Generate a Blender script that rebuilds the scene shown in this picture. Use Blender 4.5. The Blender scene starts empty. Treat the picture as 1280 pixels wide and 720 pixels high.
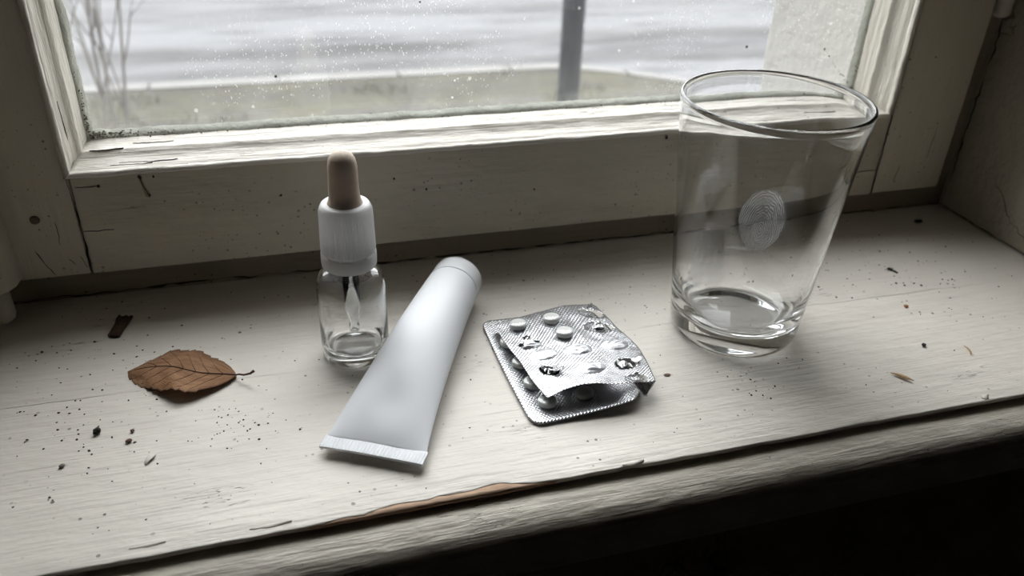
import bpy, bmesh, math, random
import numpy as np
from mathutils import Vector, Matrix, noise

# ------------------------------------------------------------------ camera, sky, exposure
scene = bpy.context.scene
COL = scene.collection
random.seed(11)

cam_data = bpy.data.cameras.new('camera')
cam = bpy.data.objects.new('camera', cam_data)
COL.objects.link(cam)
scene.camera = cam
cam_data.sensor_width = 36.0
cam_data.lens = 1042.0 / 1280.0 * 36.0
cam_data.clip_start = 0.01
cam_data.clip_end = 200.0
RIGHT = Vector((0.95986385, -0.27844195, 0.03363721))
DOWN = Vector((-0.11600524, -0.50334223, -0.85626479))
FWD = Vector((0.25535106, 0.81799553, -0.51544073))
cam.matrix_world = Matrix((
    (RIGHT.x, -DOWN.x, -FWD.x, 0.0),
    (RIGHT.y, -DOWN.y, -FWD.y, 0.0),
    (RIGHT.z, -DOWN.z, -FWD.z, 0.25),
    (0, 0, 0, 1)))
cam_data.dof.use_dof = True
cam_data.dof.focus_distance = 0.385
cam_data.dof.aperture_fstop = 10.5

world = bpy.data.worlds.new('overcast_sky')
scene.world = world
world.use_nodes = True
wn = world.node_tree
wn.nodes.clear()
w_out = wn.nodes.new('ShaderNodeOutputWorld')
w_bg = wn.nodes.new('ShaderNodeBackground')
w_tc = wn.nodes.new('ShaderNodeTexCoord')
w_sep = wn.nodes.new('ShaderNodeSeparateXYZ')
w_map = wn.nodes.new('ShaderNodeMapRange')      # overcast sky: zenith brighter than horizon
w_map.inputs['From Min'].default_value = 0.0
w_map.inputs['From Max'].default_value = 1.0
w_map.inputs['To Min'].default_value = 0.55
w_map.inputs['To Max'].default_value = 1.25
w_mul = wn.nodes.new('ShaderNodeVectorMath'); w_mul.operation = 'SCALE'
w_mul.inputs[0].default_value = (0.985, 0.98, 1.0)
wn.links.new(w_tc.outputs['Generated'], w_sep.inputs[0])
wn.links.new(w_sep.outputs['Z'], w_map.inputs['Value'])
wn.links.new(w_map.outputs['Result'], w_mul.inputs['Scale'])
wn.links.new(w_mul.outputs[0], w_bg.inputs['Color'])
w_bg.inputs['Strength'].default_value = 8.1
wn.links.new(w_bg.outputs[0], w_out.inputs['Surface'])

vs = scene.view_settings
vs.view_transform = 'Standard'
vs.look = 'None'
vs.gamma = 1.0
vs.use_curve_mapping = False
vs.exposure = 0.0
try:
    cy = scene.cycles
    cy.max_bounces = 28
    cy.diffuse_bounces = 6
    cy.glossy_bounces = 10
    cy.transmission_bounces = 26
    cy.transparent_max_bounces = 16
    cy.blur_glossy = 0.6
    cy.sample_clamp_indirect = 6.0
except Exception:
    pass

# ------------------------------------------------------------------ node helpers
class NT:
    def __init__(self, name):
        self.m = bpy.data.materials.new(name)
        self.m.use_nodes = True
        self.t = self.m.node_tree
        self.t.nodes.clear()
        self.out = self.t.nodes.new('ShaderNodeOutputMaterial')
    def n(self, kind, props=None, **inputs):
        nd = self.t.nodes.new(kind)
        for k, v in (props or {}).items():
            setattr(nd, k, v)
        for k, v in inputs.items():
            self.set(nd, k.replace('_', ' '), v)
        return nd
    def set(self, nd, key, v):
        sock = nd.inputs[int(key)] if key.isdigit() else nd.inputs[key]
        if isinstance(v, bpy.types.NodeSocket):
            self.t.links.new(v, sock)
        elif isinstance(v, tuple) and len(v) == 3 and sock.type == 'RGBA':
            sock.default_value = (*v, 1.0)
        else:
            sock.default_value = v
    def math(self, op, a, b=0.0, c=None, clamp=False):
        nd = self.t.nodes.new('ShaderNodeMath'); nd.operation = op; nd.use_clamp = clamp
        self.set(nd, '0', a); self.set(nd, '1', b)
        if c is not None: self.set(nd, '2', c)
        return nd.outputs[0]
    def mix(self, f, a, b, blend='MIX'):
        nd = self.t.nodes.new('ShaderNodeMix'); nd.data_type = 'RGBA'; nd.blend_type = blend
        self.set(nd, '0', f)
        for k, v in ((6, a), (7, b)):
            if isinstance(v, bpy.types.NodeSocket): self.t.links.new(v, nd.inputs[k])
            else: nd.inputs[k].default_value = (*v, 1.0)
        return nd.outputs[2]
    def ramp(self, v, lo, hi, clampmode='LINEAR'):
        nd = self.t.nodes.new('ShaderNodeMapRange')
        nd.interpolation_type = 'SMOOTHSTEP' if clampmode == 'SMOOTH' else 'LINEAR'
        self.set(nd, 'Value', v)
        nd.inputs['From Min'].default_value = lo
        nd.inputs['From Max'].default_value = hi
        return nd.outputs[0]
    def coords(self, kind='Object', scale=(1, 1, 1), rot=(0, 0, 0), loc=(0, 0, 0)):
        tc = self.t.nodes.new('ShaderNodeTexCoord')
        mp = self.t.nodes.new('ShaderNodeMapping')
        self.t.links.new(tc.outputs[kind], mp.inputs[0])
        mp.inputs['Scale'].default_value = scale
        mp.inputs['Rotation'].default_value = rot
        mp.inputs['Location'].default_value = loc
        return mp.outputs[0]
    def noise(self, vec, scale=1.0, detail=4.0, rough=0.55, dist=0.0):
        nd = self.n('ShaderNodeTexNoise')
        self.t.links.new(vec, nd.inputs['Vector'])
        nd.inputs['Scale'].default_value = scale
        nd.inputs['Detail'].default_value = detail
        nd.inputs['Roughness'].default_value = rough
        nd.inputs['Distortion'].default_value = dist
        return nd.outputs[0]
    def voronoi(self, vec, scale, rnd=1.0):
        nd = self.n('ShaderNodeTexVoronoi')
        self.t.links.new(vec, nd.inputs['Vector'])
        nd.inputs['Scale'].default_value = scale
        nd.inputs['Randomness'].default_value = rnd
        return nd
    def bump(self, h, dist, strength=1.0, normal=None):
        nd = self.n('ShaderNodeBump')
        self.set(nd, 'Height', h)
        nd.inputs['Distance'].default_value = dist
        nd.inputs['Strength'].default_value = strength
        if normal is not None: self.t.links.new(normal, nd.inputs['Normal'])
        return nd.outputs[0]
    def principled(self, color, rough=0.5, metallic=0.0, normal=None, spec=0.5, **kw):
        nd = self.n('ShaderNodeBsdfPrincipled')
        self.set(nd, 'Base Color', color)
        self.set(nd, 'Roughness', rough)
        self.set(nd, 'Metallic', metallic)
        self.set(nd, 'Specular IOR Level', spec)
        for k, v in kw.items(): self.set(nd, k.replace('_', ' '), v)
        if normal is not None: self.t.links.new(normal, nd.inputs['Normal'])
        return nd
    def schlick(self, f0=0.04):
        # reflectance of a thin sheet, the same from both sides
        lw = self.n('ShaderNodeLayerWeight'); lw.inputs['Blend'].default_value = 0.5
        return self.math('MULTIPLY_ADD', self.math('POWER', lw.outputs['Facing'], 5.0), 1 - f0, f0)
    def done(self, shader):
        self.t.links.new(shader.outputs[0] if hasattr(shader, 'outputs') else shader, self.out.inputs['Surface'])
        return self.m

def simple(name, color, rough=0.5, metallic=0.0, spec=0.5, bump=None, var=0.0, **kw):
    N = NT(name)
    v = N.coords('Object')
    col = color
    if var:
        n = N.noise(v, var[0] if isinstance(var, tuple) else 300, 4)
        amt = var[1] if isinstance(var, tuple) else var
        col = N.mix(n, tuple(c * (1 - amt) for c in color), tuple(min(1, c * (1 + amt)) for c in color))
    nrm = None
    if bump:
        nrm = N.bump(N.noise(v, bump[0], 4), bump[1])
    return N.done(N.principled(col, rough, metallic, nrm, spec, **kw))

def paint(name, base=(0.70, 0.675, 0.605), dirt=(0.34, 0.30, 0.22), axis=0, rough=0.40,
          crack=1.0, specks=1.0, blotch=0.5, relief=1.0, seed=0.0):
    """Old brushed oil paint on wood: grain along `axis`."""
    N = NT(name)
    def st(a, b):
        s = [b, b, b]; s[axis] = a
        return tuple(s)
    L = (seed, seed * 1.7, seed * 0.6)
    big = N.noise(N.coords('Object', st(5, 16), loc=L), 1.0, 5, 0.6)
    fine = N.noise(N.coords('Object', st(16, 330), loc=L), 1.0, 5, 0.6, 0.3)
    brush = N.noise(N.coords('Object', st(30, 900), loc=L), 1.0, 2, 0.5)
    lump = N.noise(N.coords('Object', st(60, 150), loc=L), 1.0, 3, 0.5)
    dirtn = N.noise(N.coords('Object', st(9, 30), loc=(seed + 3, 1, 2)), 1.0, 7, 0.68)
    # grain cracks: thin level lines of a stretched noise, only where a second noise allows
    cn = N.noise(N.coords('Object', st(26, 300), loc=(2 + seed, 5, 7)), 1.0, 3, 0.55, 0.35)
    line = N.math('SUBTRACT', 1.0, N.ramp(N.math('ABSOLUTE', N.math('SUBTRACT', cn, 0.5)), 0.0, 0.010), clamp=True)
    cm = N.noise(N.coords('Object', st(14, 45), loc=(9, seed, 4)), 1.0, 3, 0.6)
    cmask = N.ramp(cm, 0.60, 0.68)
    crk = N.math('MULTIPLY', N.math('MULTIPLY', line, cmask), crack, clamp=True)
    # fly specks and pits
    vo = N.voronoi(N.coords('Object', (1, 1, 1), loc=(seed, 3, 1)), 330)
    sz = N.math('MULTIPLY_ADD', vo.outputs['Color'], 0.95, -0.605)
    sp = N.math('LESS_THAN', vo.outputs['Distance'], sz)
    spm = N.ramp(N.noise(N.coords('Object', (22, 22, 22), loc=(1, seed, 8)), 1.0, 3), 0.44, 0.60)
    spk = N.math('MULTIPLY', N.math('MULTIPLY', sp, spm), 0.85 * specks, clamp=True)
    c = N.mix(N.ramp(big, 0.25, 0.75), tuple(x * 0.93 for x in base), tuple(min(1, x * 1.05) for x in base))
    c = N.mix(N.math('MULTIPLY', N.ramp(dirtn, 0.50, 0.80), blotch), c, dirt)
    c = N.mix(N.math('MULTIPLY', N.ramp(fine, 0.54, 0.76), 0.17), c, tuple(x * 0.55 for x in base))
    c = N.mix(crk, c, (0.055, 0.042, 0.028))
    c = N.mix(spk, c, (0.04, 0.03, 0.02))
    h = N.math('ADD', N.math('MULTIPLY', fine, 0.9), N.math('MULTIPLY', brush, 0.28))
    h = N.math('ADD', h, N.math('MULTIPLY', lump, 1.5))
    h = N.math('SUBTRACT', h, N.math('MULTIPLY', crk, 0.6))
    nrm = N.bump(h, 0.00085 * relief, 0.85)
    r = N.math('MULTIPLY_ADD', fine, 0.25, rough - 0.1)
    return N.done(N.principled(c, r, 0.0, nrm, 0.42))

def clear_glass(name, color=(1, 1, 1), ior=1.5, rough=0.0):
    N = NT(name)
    g = N.n('ShaderNodeBsdfGlass')
    N.set(g, 'Color', color); N.set(g, 'Roughness', rough); N.set(g, 'IOR', ior)
    return N.done(g)

def thin_clear(name, tint=(0.97, 0.98, 0.98), ior=1.45, rough=0.06, extra=0.03):
    """A film so thin that it does not bend the light."""
    N = NT(name)
    f = N.schlick()
    tr = N.n('ShaderNodeBsdfTransparent'); N.set(tr, 'Color', tint)
    gl = N.n('ShaderNodeBsdfGlossy'); N.set(gl, 'Roughness', rough)
    mx = N.n('ShaderNodeMixShader')
    N.set(mx, '0', N.math('ADD', f, extra, clamp=True))
    N.t.links.new(tr.outputs[0], mx.inputs[1]); N.t.links.new(gl.outputs[0], mx.inputs[2])
    return N.done(mx)

# ------------------------------------------------------------------ object helpers
def link(name, me, mat=None, parent=None, smooth=False):
    o = bpy.data.objects.new(name, me)
    COL.objects.link(o)
    if mat is not None:
        me.materials.clear(); me.materials.append(mat)
    if parent is not None:
        o.parent = parent
        o.matrix_parent_inverse = Matrix.Identity(4)
    if smooth:
        for p in me.polygons: p.use_smooth = True
    return o

def mesh(name, verts, faces, mat=None, parent=None, smooth=False, uvs=None, origin=None):
    me = bpy.data.meshes.new(name)
    if origin is not None:
        verts = [(v[0] - origin[0], v[1] - origin[1], v[2] - origin[2]) for v in verts]
    me.from_pydata([tuple(v) for v in verts], [], faces)
    me.update()
    if uvs is not None:
        lay = me.uv_layers.new(name='UVMap')
        for lp in me.loops: lay.data[lp.index].uv = uvs[lp.vertex_index]
    o = link(name, me, mat, parent, smooth)
    return o

def fix(o):
    bm = bmesh.new(); bm.from_mesh(o.data)
    bmesh.ops.remove_doubles(bm, verts=bm.verts, dist=1e-7)
    bmesh.ops.recalc_face_normals(bm, faces=bm.faces)
    bm.to_mesh(o.data); bm.free()
    return o

def empty(name, loc=(0, 0, 0), rz=0.0):
    o = bpy.data.objects.new(name, None)
    COL.objects.link(o)
    o.location = loc; o.rotation_euler = (0, 0, rz)
    o.empty_display_size = 0.01
    return o

def tag(o, label, cat=None, group=None, kind=None):
    o['label'] = label
    if cat: o['category'] = cat
    if group: o['group'] = group
    if kind: o['kind'] = kind
    return o

def boxes_mesh(name, boxes, mat, parent=None, bevel=0.0, seg=2):
    bm = bmesh.new()
    for (x0, x1, y0, y1, z0, z1) in boxes:
        r = bmesh.ops.create_cube(bm, size=1.0)
        for v in r['verts']:
            v.co = Vector(((x0 + x1) / 2 + v.co.x * (x1 - x0), (y0 + y1) / 2 + v.co.y * (y1 - y0), (z0 + z1) / 2 + v.co.z * (z1 - z0)))
    if bevel:
        bmesh.ops.bevel(bm, geom=bm.edges[:], offset=bevel, segments=seg, affect='EDGES', profile=0.5)
    me = bpy.data.meshes.new(name); bm.to_mesh(me); bm.free()
    return link(name, me, mat, parent, smooth=False)

def lathe(name, prof, mat, parent=None, seg=96, closed=False, smooth=True, rfun=None):
    """prof: (r, z) list; r = 0 at an end makes a pole."""
    verts, faces, rings = [], [], []
    for k, (r, z) in enumerate(prof):
        if r <= 1e-9:
            verts.append((0, 0, z)); rings.append([len(verts) - 1]); continue
        ring = []
        for i in range(seg):
            a = 2 * math.pi * i / seg
            rr = rfun(k, r, a) if rfun else r
            verts.append((rr * math.cos(a), rr * math.sin(a), z)); ring.append(len(verts) - 1)
        rings.append(ring)
    pairs = list(zip(rings, rings[1:]))
    if closed: pairs.append((rings[-1], rings[0]))
    for A, B in pairs:
        for i in range(seg):
            j = (i + 1) % seg
            if len(A) == 1 and len(B) == 1: continue
            if len(A) == 1: faces.append((A[0], B[j], B[i]))
            elif len(B) == 1: faces.append((A[i], A[j], B[0]))
            else: faces.append((A[i], A[j], B[j], B[i]))
    o = mesh(name, verts, faces, mat, parent, smooth)
    fix(o)
    if smooth:
        for p in o.data.polygons: p.use_smooth = True
    return o

def tube(name, pts, radii, mat, parent=None, seg=8, smooth=True, flat=1.0):
    """A round bar along a list of points, with caps."""
    pts = [Vector(p) for p in pts]
    verts, faces = [], []
    n = len(pts)
    up = Vector((0, 0, 1))
    for k, p in enumerate(pts):
        d = (pts[min(k + 1, n - 1)] - pts[max(k - 1, 0)]).normalized()
        u = up if abs(d.dot(up)) < 0.95 else Vector((0, 1, 0))
        s = d.cross(u).normalized(); t = s.cross(d).normalized()
        r = radii[k] if isinstance(radii, (list, tuple)) else radii
        for i in range(seg):
            a = 2 * math.pi * i / seg
            verts.append(p + s * (r * math.cos(a)) + t * (r * flat * math.sin(a)))
    for k in range(n - 1):
        for i in range(seg):
            j = (i + 1) % seg
            faces.append((k * seg + i, k * seg + j, (k + 1) * seg + j, (k + 1) * seg + i))
    faces.append(tuple(range(seg))[::-1]); faces.append(tuple((n - 1) * seg + i for i in range(seg)))
    return mesh(name, verts, faces, mat, parent, smooth)

def sharpen(o, deg=35):
    me = o.data
    for p in me.polygons: p.use_smooth = True
    bm = bmesh.new(); bm.from_mesh(me)
    for e in bm.edges:
        if len(e.link_faces) == 2 and e.calc_face_angle() > math.radians(deg): e.smooth = False
    bm.to_mesh(me); bm.free()

# ------------------------------------------------------------------ materials of the setting
M_sill = paint('sill_paint', (0.70, 0.661, 0.60), axis=0, rough=0.38, crack=0.9, specks=1.0, blotch=0.16, relief=0.85)
M_nose = paint('nosing_paint', (0.66, 0.61, 0.53), axis=0, rough=0.45, crack=1.0, specks=0.6, blotch=0.35, relief=1.25, seed=4.0)
M_rail = paint('rail_paint_shaded', (0.555, 0.512, 0.425), axis=0, rough=0.5, crack=1.0, specks=0.7, blotch=0.55, relief=0.8, seed=1.3)  # same paint as the moulding; backlit shade of the room face darkens the colour
M_stile = paint('stile_paint_shaded', (0.49, 0.448, 0.36), axis=2, rough=0.5, crack=0.8, specks=1.0, blotch=0.35, relief=0.8, seed=2.1)  # same sash paint again, shade on the stile faces mixed into the base colour
M_mould = paint('moulding_paint', (0.67, 0.64, 0.58), axis=0, rough=0.42, crack=1.2, specks=0.8, blotch=0.35, relief=1.4, seed=6.2)
M_mouldv = paint('moulding_paint_upright', (0.60, 0.57, 0.505), axis=2, rough=0.45, crack=1.0, specks=0.6, blotch=0.35, relief=1.2, seed=7.7)
M_frame = paint('frame_paint_shaded', (0.28, 0.235, 0.18), axis=0, rough=0.6, crack=0.8, specks=1.0, blotch=0.6, relief=1.0, seed=3.3)  # same off-white paint, coloured dark for the shade behind the sash

def plaster(name, base, crack=1.0, relief=1.0, blotch=0.4):
    N = NT(name)
    v = N.coords('Object')
    a = N.noise(v, 14, 6, 0.6); b = N.noise(v, 90, 5, 0.6); s = N.noise(N.coords('Object', (7, 7, 3)), 1, 6, 0.65)
    cn = N.noise(N.coords('Object', (9, 9, 6), loc=(3, 1, 5)), 1.0, 5, 0.6, 0.5)
    line = N.math('SUBTRACT', 1.0, N.ramp(N.math('ABSOLUTE', N.math('SUBTRACT', cn, 0.5)), 0.0, 0.008), clamp=True)
    cm = N.ramp(N.noise(N.coords('Object', (6, 6, 6), loc=(9, 2, 4)), 1.0, 2), 0.50, 0.58)
    crk = N.math('MULTIPLY', N.math('MULTIPLY', line, cm), crack, clamp=True)
    c = N.mix(a, tuple(x * 0.86 for x in base), tuple(min(1, x * 1.08) for x in base))
    c = N.mix(N.math('MULTIPLY', N.ramp(s, 0.5, 0.75), blotch), c, tuple(x * 0.55 for x in base))
    c = N.mix(crk, c, (0.05, 0.04, 0.03))
    h = N.math('ADD', N.math('MULTIPLY', a, 1.5), b)
    h = N.math('SUBTRACT', h, crk)
    return N.done(N.principled(c, 0.8, 0, N.bump(h, 0.0022 * relief, 0.8), 0.25))

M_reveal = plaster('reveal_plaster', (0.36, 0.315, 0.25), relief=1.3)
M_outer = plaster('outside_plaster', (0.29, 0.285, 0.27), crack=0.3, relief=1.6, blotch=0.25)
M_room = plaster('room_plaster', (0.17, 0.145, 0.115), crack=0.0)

# ------------------------------------------------------------------ the room shell
XL, XR = -0.1008, 0.3820      # sash opening (outer edge of the glazing moulding)
ZB, ZT = 0.0765, 1.22
YR = 0.425                    # room face of the sash
WL, WR = -0.20, 0.4605        # inner reveal

# the thick window wall, with its opening wider inside than outside
def window_wall():
    bs = []
    yi, ym, yo = 0.2445, 0.478, 0.645
    z0, z1 = -1.0, 2.1
    bs += [(-2.2, WL, yi, ym, z0, z1), (WL, WR, yi, ym, z0, -0.028), (WL, WR, yi, ym, 1.33, z1), (WR, 2.4, yi, ym, z0, z1)]
    return boxes_mesh('wall_back', bs, M_reveal)
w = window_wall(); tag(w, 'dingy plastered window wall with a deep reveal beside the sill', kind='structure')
w = boxes_mesh('wall_outside', [(-2.2, -0.165, 0.478, 0.642, -1.0, 2.1), (-0.165, 0.4235, 0.478, 0.642, -1.0, 0.0),
                                (-0.165, 0.4235, 0.478, 0.642, 1.30, 2.1), (0.4235, 2.4, 0.478, 0.642, -1.0, 2.1)], M_outer, bevel=0.004)
tag(w, 'whitewashed rough outer wall edge seen through the glass', kind='structure')
def room_box(name, b, label):
    o = boxes_mesh(name, [b], M_room); tag(o, label, kind='structure'); return o
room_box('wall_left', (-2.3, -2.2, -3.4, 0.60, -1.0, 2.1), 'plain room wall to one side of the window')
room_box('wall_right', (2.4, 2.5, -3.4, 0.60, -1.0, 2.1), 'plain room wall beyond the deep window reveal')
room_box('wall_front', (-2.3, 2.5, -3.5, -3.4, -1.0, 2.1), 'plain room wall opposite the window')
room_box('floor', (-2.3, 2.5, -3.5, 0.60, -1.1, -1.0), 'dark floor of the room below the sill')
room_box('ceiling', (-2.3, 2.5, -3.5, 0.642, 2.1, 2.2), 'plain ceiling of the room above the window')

# ------------------------------------------------------------------ the sill: two boards, a nosing, an apron
trim = empty('trim_1', (0.13, 0.34, 0))
tag(trim, 'broad off white painted window sill of two boards with rounded nosing', kind='structure')
TO = Vector((0.13, 0.34, 0))

def wob(x, s, k=0.0):
    return noise.noise(Vector((x * s, k, 0.37)))

def plank(name, back, front, mat, thick=0.028, edge=0.0012, eback=0.0002, under=0.0, nx=170, ny=14):
    """Board between two edge curves back(x) > front(x); softly rounded long edges, faint warping."""
    verts, faces = [], []
    xs = [WL + (WR - WL) * i / nx for i in range(nx + 1)]
    rows = []
    for i, x in enumerate(xs):
        yb, yf = back(x), front(x)
        col = [(yf + under, -thick)] + ([(yf + under, -0.0046), (yf + 0.0008, -0.0028)] if under else [])
        for a in (0, 30, 60, 90):
            t = math.radians(a)
            col.append((yf + edge * (1 - math.cos(t)), -edge + edge * math.sin(t)))
        for k in range(1, ny):
            y = yf + edge + (yb - yf - edge - eback) * k / ny
            z = 0.0005 * noise.noise(Vector((x * 6, y * 26, 1.0)))
            fade = min(1, k / 2, (ny - k) / 2)
            col.append((y, z * fade))
        for a in (90, 60, 30, 0):
            t = math.radians(a)
            col.append((yb - eback * (1 - math.cos(t)), -eback + eback * math.sin(t)))
        col.append((yb, -thick))
        rows.append(len(verts))
        m = len(col)
        for (y, z) in col: verts.append((x, y, z))
    for i in range(nx):
        a, b = rows[i], rows[i + 1]
        for k in range(m - 1): faces.append((a + k, b + k, b + k + 1, a + k + 1))
        faces.append((a + m - 1, b + m - 1, b, a))
    faces.append(tuple(rows[0] + k for k in range(m))); faces.append(tuple(rows[-1] + k for k in reversed(range(m))))
    return mesh(name, verts, faces, mat, trim, True, origin=TO)

def joint(x): return 0.3442 - 0.0176 * (x - 0.0) + 0.0009 * wob(x, 45) + 0.0004 * wob(x, 190, 2)
def gap(x):
    g = 0.5 + 1.6 * wob(x, 9, 7)
    if -0.085 < x < 0.255: g -= 1.3 if x < 0.2 else 0.5
    return 0.00038 * min(1.0, max(0.0, g)) + 0.00001
def chip(x):   # paint and wood broken away along the front arris
    if not -0.004 < x < 0.098: return 0.0
    t = ((x + 0.004) / 0.102) ** 1.35
    return max(0.0, 0.0044 * math.sin(math.pi * t) ** 0.8 * (0.8 + 0.7 * wob(x, 60, 5) + 0.3 * wob(x, 260, 6)))
def front_edge(x): return 0.2415 + 0.0006 * wob(x, 30, 11) + 0.0003 * wob(x, 130, 4) + (0.0012 * max(0, 1 - abs(x - 0.133) / 0.006))
def back_front(x): return joint(x) + gap(x)
plank('plank', lambda x: 0.4425, back_front, M_sill, edge=0.0002)
plank('plank', joint, lambda x: front_edge(x) + chip(x), M_sill, edge=0.0008, under=0.0045)

# bare wood laid open where the paint has broken off the edge
N = NT('bare_wood')
v = N.coords('Object', (30, 420, 300))
n1 = N.noise(v, 1, 4)
M_bare = N.done(N.principled(N.mix(n1, (0.34, 0.215, 0.14), (0.62, 0.45, 0.33)), 0.8, 0, N.bump(n1, 0.0006), 0.2))
verts, faces = [], []
nx = 130
for i in range(nx + 1):
    x = -0.008 + 0.112 * i / nx
    y0 = front_edge(x); c = chip(x)
    r = 0.0003 * wob(x, 220, 9)
    for (y, z) in ((y0 + c + 0.0012, -0.0003), (y0 + c * 0.55, -0.0006 + r), (y0 + 0.0002, -0.0012 + r), (y0 + 0.0012 , -0.0034), (y0 + c + 0.0015, -0.0036)):
        verts.append((x, y, z))
for i in range(nx):
    for k in range(5):
        faces.append((i * 5 + k, i * 5 + (k + 1) % 5, (i + 1) * 5 + (k + 1) % 5, (i + 1) * 5 + k))
faces += [tuple(range(5)), tuple(nx * 5 + k for k in reversed(range(5)))]
o = mesh('chipped_edge', verts, faces, M_bare, trim, True, origin=TO); fix(o)
o['label'] = 'bare brown wood where paint has chipped off'

# lifted paint flakes curling at the arris
for (x, y, ln, wd, lift) in ((0.134, 0.2428, 0.010, 0.0016, 0.0012), (0.322, 0.2437, 0.004, 0.0022, 0.0016), (-0.018, 0.2452, 0.016, 0.0012, 0.0008), (-0.063, 0.2465, 0.013, 0.0010, 0.0006)):
    vv = []; ff = []
    for i in range(9):
        t = i / 8
        hw = wd * math.sin(math.pi * (0.06 + 0.88 * t)) * (0.7 + 0.5 * wob(t + x, 5))
        zz = 0.0002 + lift * (0.3 + 0.7 * t * t)
        vv += [(x + ln * (t - 0.5), y - hw, 0.0002), (x + ln * (t - 0.5), y, zz * 0.6), (x + ln * (t - 0.5), y + hw, zz)]
    for i in range(8):
        for k in range(2): ff.append((3 * i + k, 3 * i + 3 + k, 3 * i + 4 + k, 3 * i + 1 + k))
    o = mesh('paint_flake', vv, ff, M_sill, trim, True, origin=TO)
    o.modifiers.new('thick', 'SOLIDIFY').thickness = 0.0002

def extrude_x(name, prof, x0, x1, mat, parent, n=160, wobble=0.0, origin=(0, 0, 0), close=True, cap=True):
    verts, faces = [], []
    m = len(prof)
    for i in range(n + 1):
        x = x0 + (x1 - x0) * i / n
        for k, (y, z) in enumerate(prof):
            dy = wobble * wob(x, 22, k * 0.35) + 0.5 * wobble * wob(x, 90, k * 0.7)
            dz = wobble * wob(x, 26, 40 + k * 0.35)
            verts.append((x, y + dy, z + dz))
    for i in range(n):
        for k in range(m if close else m - 1):
            k2 = (k + 1) % m
            faces.append((i * m + k, (i + 1) * m + k, (i + 1) * m + k2, i * m + k2))
    if cap:
        faces += [tuple(range(m)), tuple(n * m + k for k in reversed(range(m)))]
    o = mesh(name, verts, faces, mat, parent, True, origin=origin)
    fix(o); sharpen(o, 50)
    return o

nose = [(0.262, -0.0056), (0.2425, -0.0054), (0.2380, -0.0052), (0.2340, -0.0059), (0.2300, -0.0080), (0.2272, -0.0104), (0.2257, -0.0135),
        (0.2254, -0.0165), (0.2264, -0.0198), (0.2288, -0.0225), (0.2325, -0.0243), (0.2375, -0.0250), (0.262, -0.0250)]
extrude_x('nosing', nose, WL - 0.02, WR + 0.06, M_nose, trim, n=260, wobble=0.0006, origin=TO)
extrude_x('apron', [(0.2440, -0.0252), (0.2385, -0.0252), (0.2385, -0.0505), (0.2395, -0.0520), (0.2440, -0.0520)], WL - 0.02, WR + 0.06, M_nose, trim, n=60, wobble=0.0002, origin=TO)

# ------------------------------------------------------------------ the casement window
win = empty('window_1', (0.14, 0.45, 0.0)); WO = Vector((0.14, 0.45, 0))
tag(win, 'old off white casement window with moulded sash and dirty pane', kind='structure')

def wbox(name, b, mat, bevel=0.0012, seg=2, wobble=0.0):
    x0, x1, y0, y1, z0, z1 = b
    o = boxes_mesh(name, [(x0 - WO.x, x1 - WO.x, y0 - WO.y, y1 - WO.y, z0, z1)], mat, win, bevel, seg)
    sharpen(o, 40)
    return o
# fixed frame behind and around the sash
wbox('frame_bottom', (WL, WR, 0.441, 0.478, -0.027, 0.034), M_frame, 0.001)
wbox('frame_head', (WL, WR, 0.441, 0.478, 1.275, 1.335), M_frame, 0.001)
wbox('frame_post', (WL, -0.157, 0.441, 0.478, 0.034, 1.275), M_frame, 0.001)
wbox('frame_post', (0.4385, WR, 0.441, 0.478, 0.034, 1.275), M_frame, 0.001)
# sash timbers: rail between the stiles, with open joints
JL, JR = -0.0993, 0.3838
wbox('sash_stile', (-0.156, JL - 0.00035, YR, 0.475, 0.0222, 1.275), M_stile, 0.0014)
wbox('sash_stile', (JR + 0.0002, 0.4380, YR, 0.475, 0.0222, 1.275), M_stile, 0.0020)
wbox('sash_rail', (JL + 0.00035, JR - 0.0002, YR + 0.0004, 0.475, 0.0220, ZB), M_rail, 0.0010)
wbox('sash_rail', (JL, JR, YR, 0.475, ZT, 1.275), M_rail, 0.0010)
# closing post at the hinge side, chamfered, stopping short of the sill
def chamfer_post():
    pr = [(-0.200, 0.440), (-0.200, 0.409), (-0.1395, 0.409), (-0.1355, 0.411), (-0.1325, 0.4165), (-0.1320, 0.4235), (-0.1345, 0.440)]
    vv, ff = [], []
    zs = (0.0235, 0.025, 1.28)
    for k, z in enumerate(zs):
        for (x, y) in pr:
            s = 0.0012 if k == 0 else 0
            vv.append((min(x, x if x < -0.19 else x - s), y + (s if y < 0.42 else 0), z))
    m = len(pr)
    for k in range(2):
        for i in range(m): ff.append((k * m + i, k * m + (i + 1) % m, (k + 1) * m + (i + 1) % m, (k + 1) * m + i))
    ff += [tuple(range(m)), tuple(2 * m + i for i in range(m))]
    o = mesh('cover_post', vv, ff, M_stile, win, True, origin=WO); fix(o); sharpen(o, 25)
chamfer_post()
M_iron = simple('painted_iron', (0.42, 0.385, 0.31), 0.5, 0.0, bump=(300, 0.0006), var=(90, 0.25))
def hinge(x, y, z0, z1, r):
    k = lathe('hinge', [(0, z0), (r * 0.55, z0 + 0.0003), (r * 0.9, z0 + 0.002), (r, z0 + 0.004), (r, z1 - 0.0045), (r * 0.86, z1 - 0.004), (r * 0.86, z1 - 0.0032), (r, z1 - 0.0028), (r, z1)], M_iron, win, 24)
    for vtx in k.data.vertices: vtx.co += Vector((x - WO.x, y - WO.y, 0))
    return k
hinge(-0.1435, 0.4165, 0.0045, 0.026, 0.0062)
hinge(0.4475, 0.4290, 0.136, 0.205, 0.0055)

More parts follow.
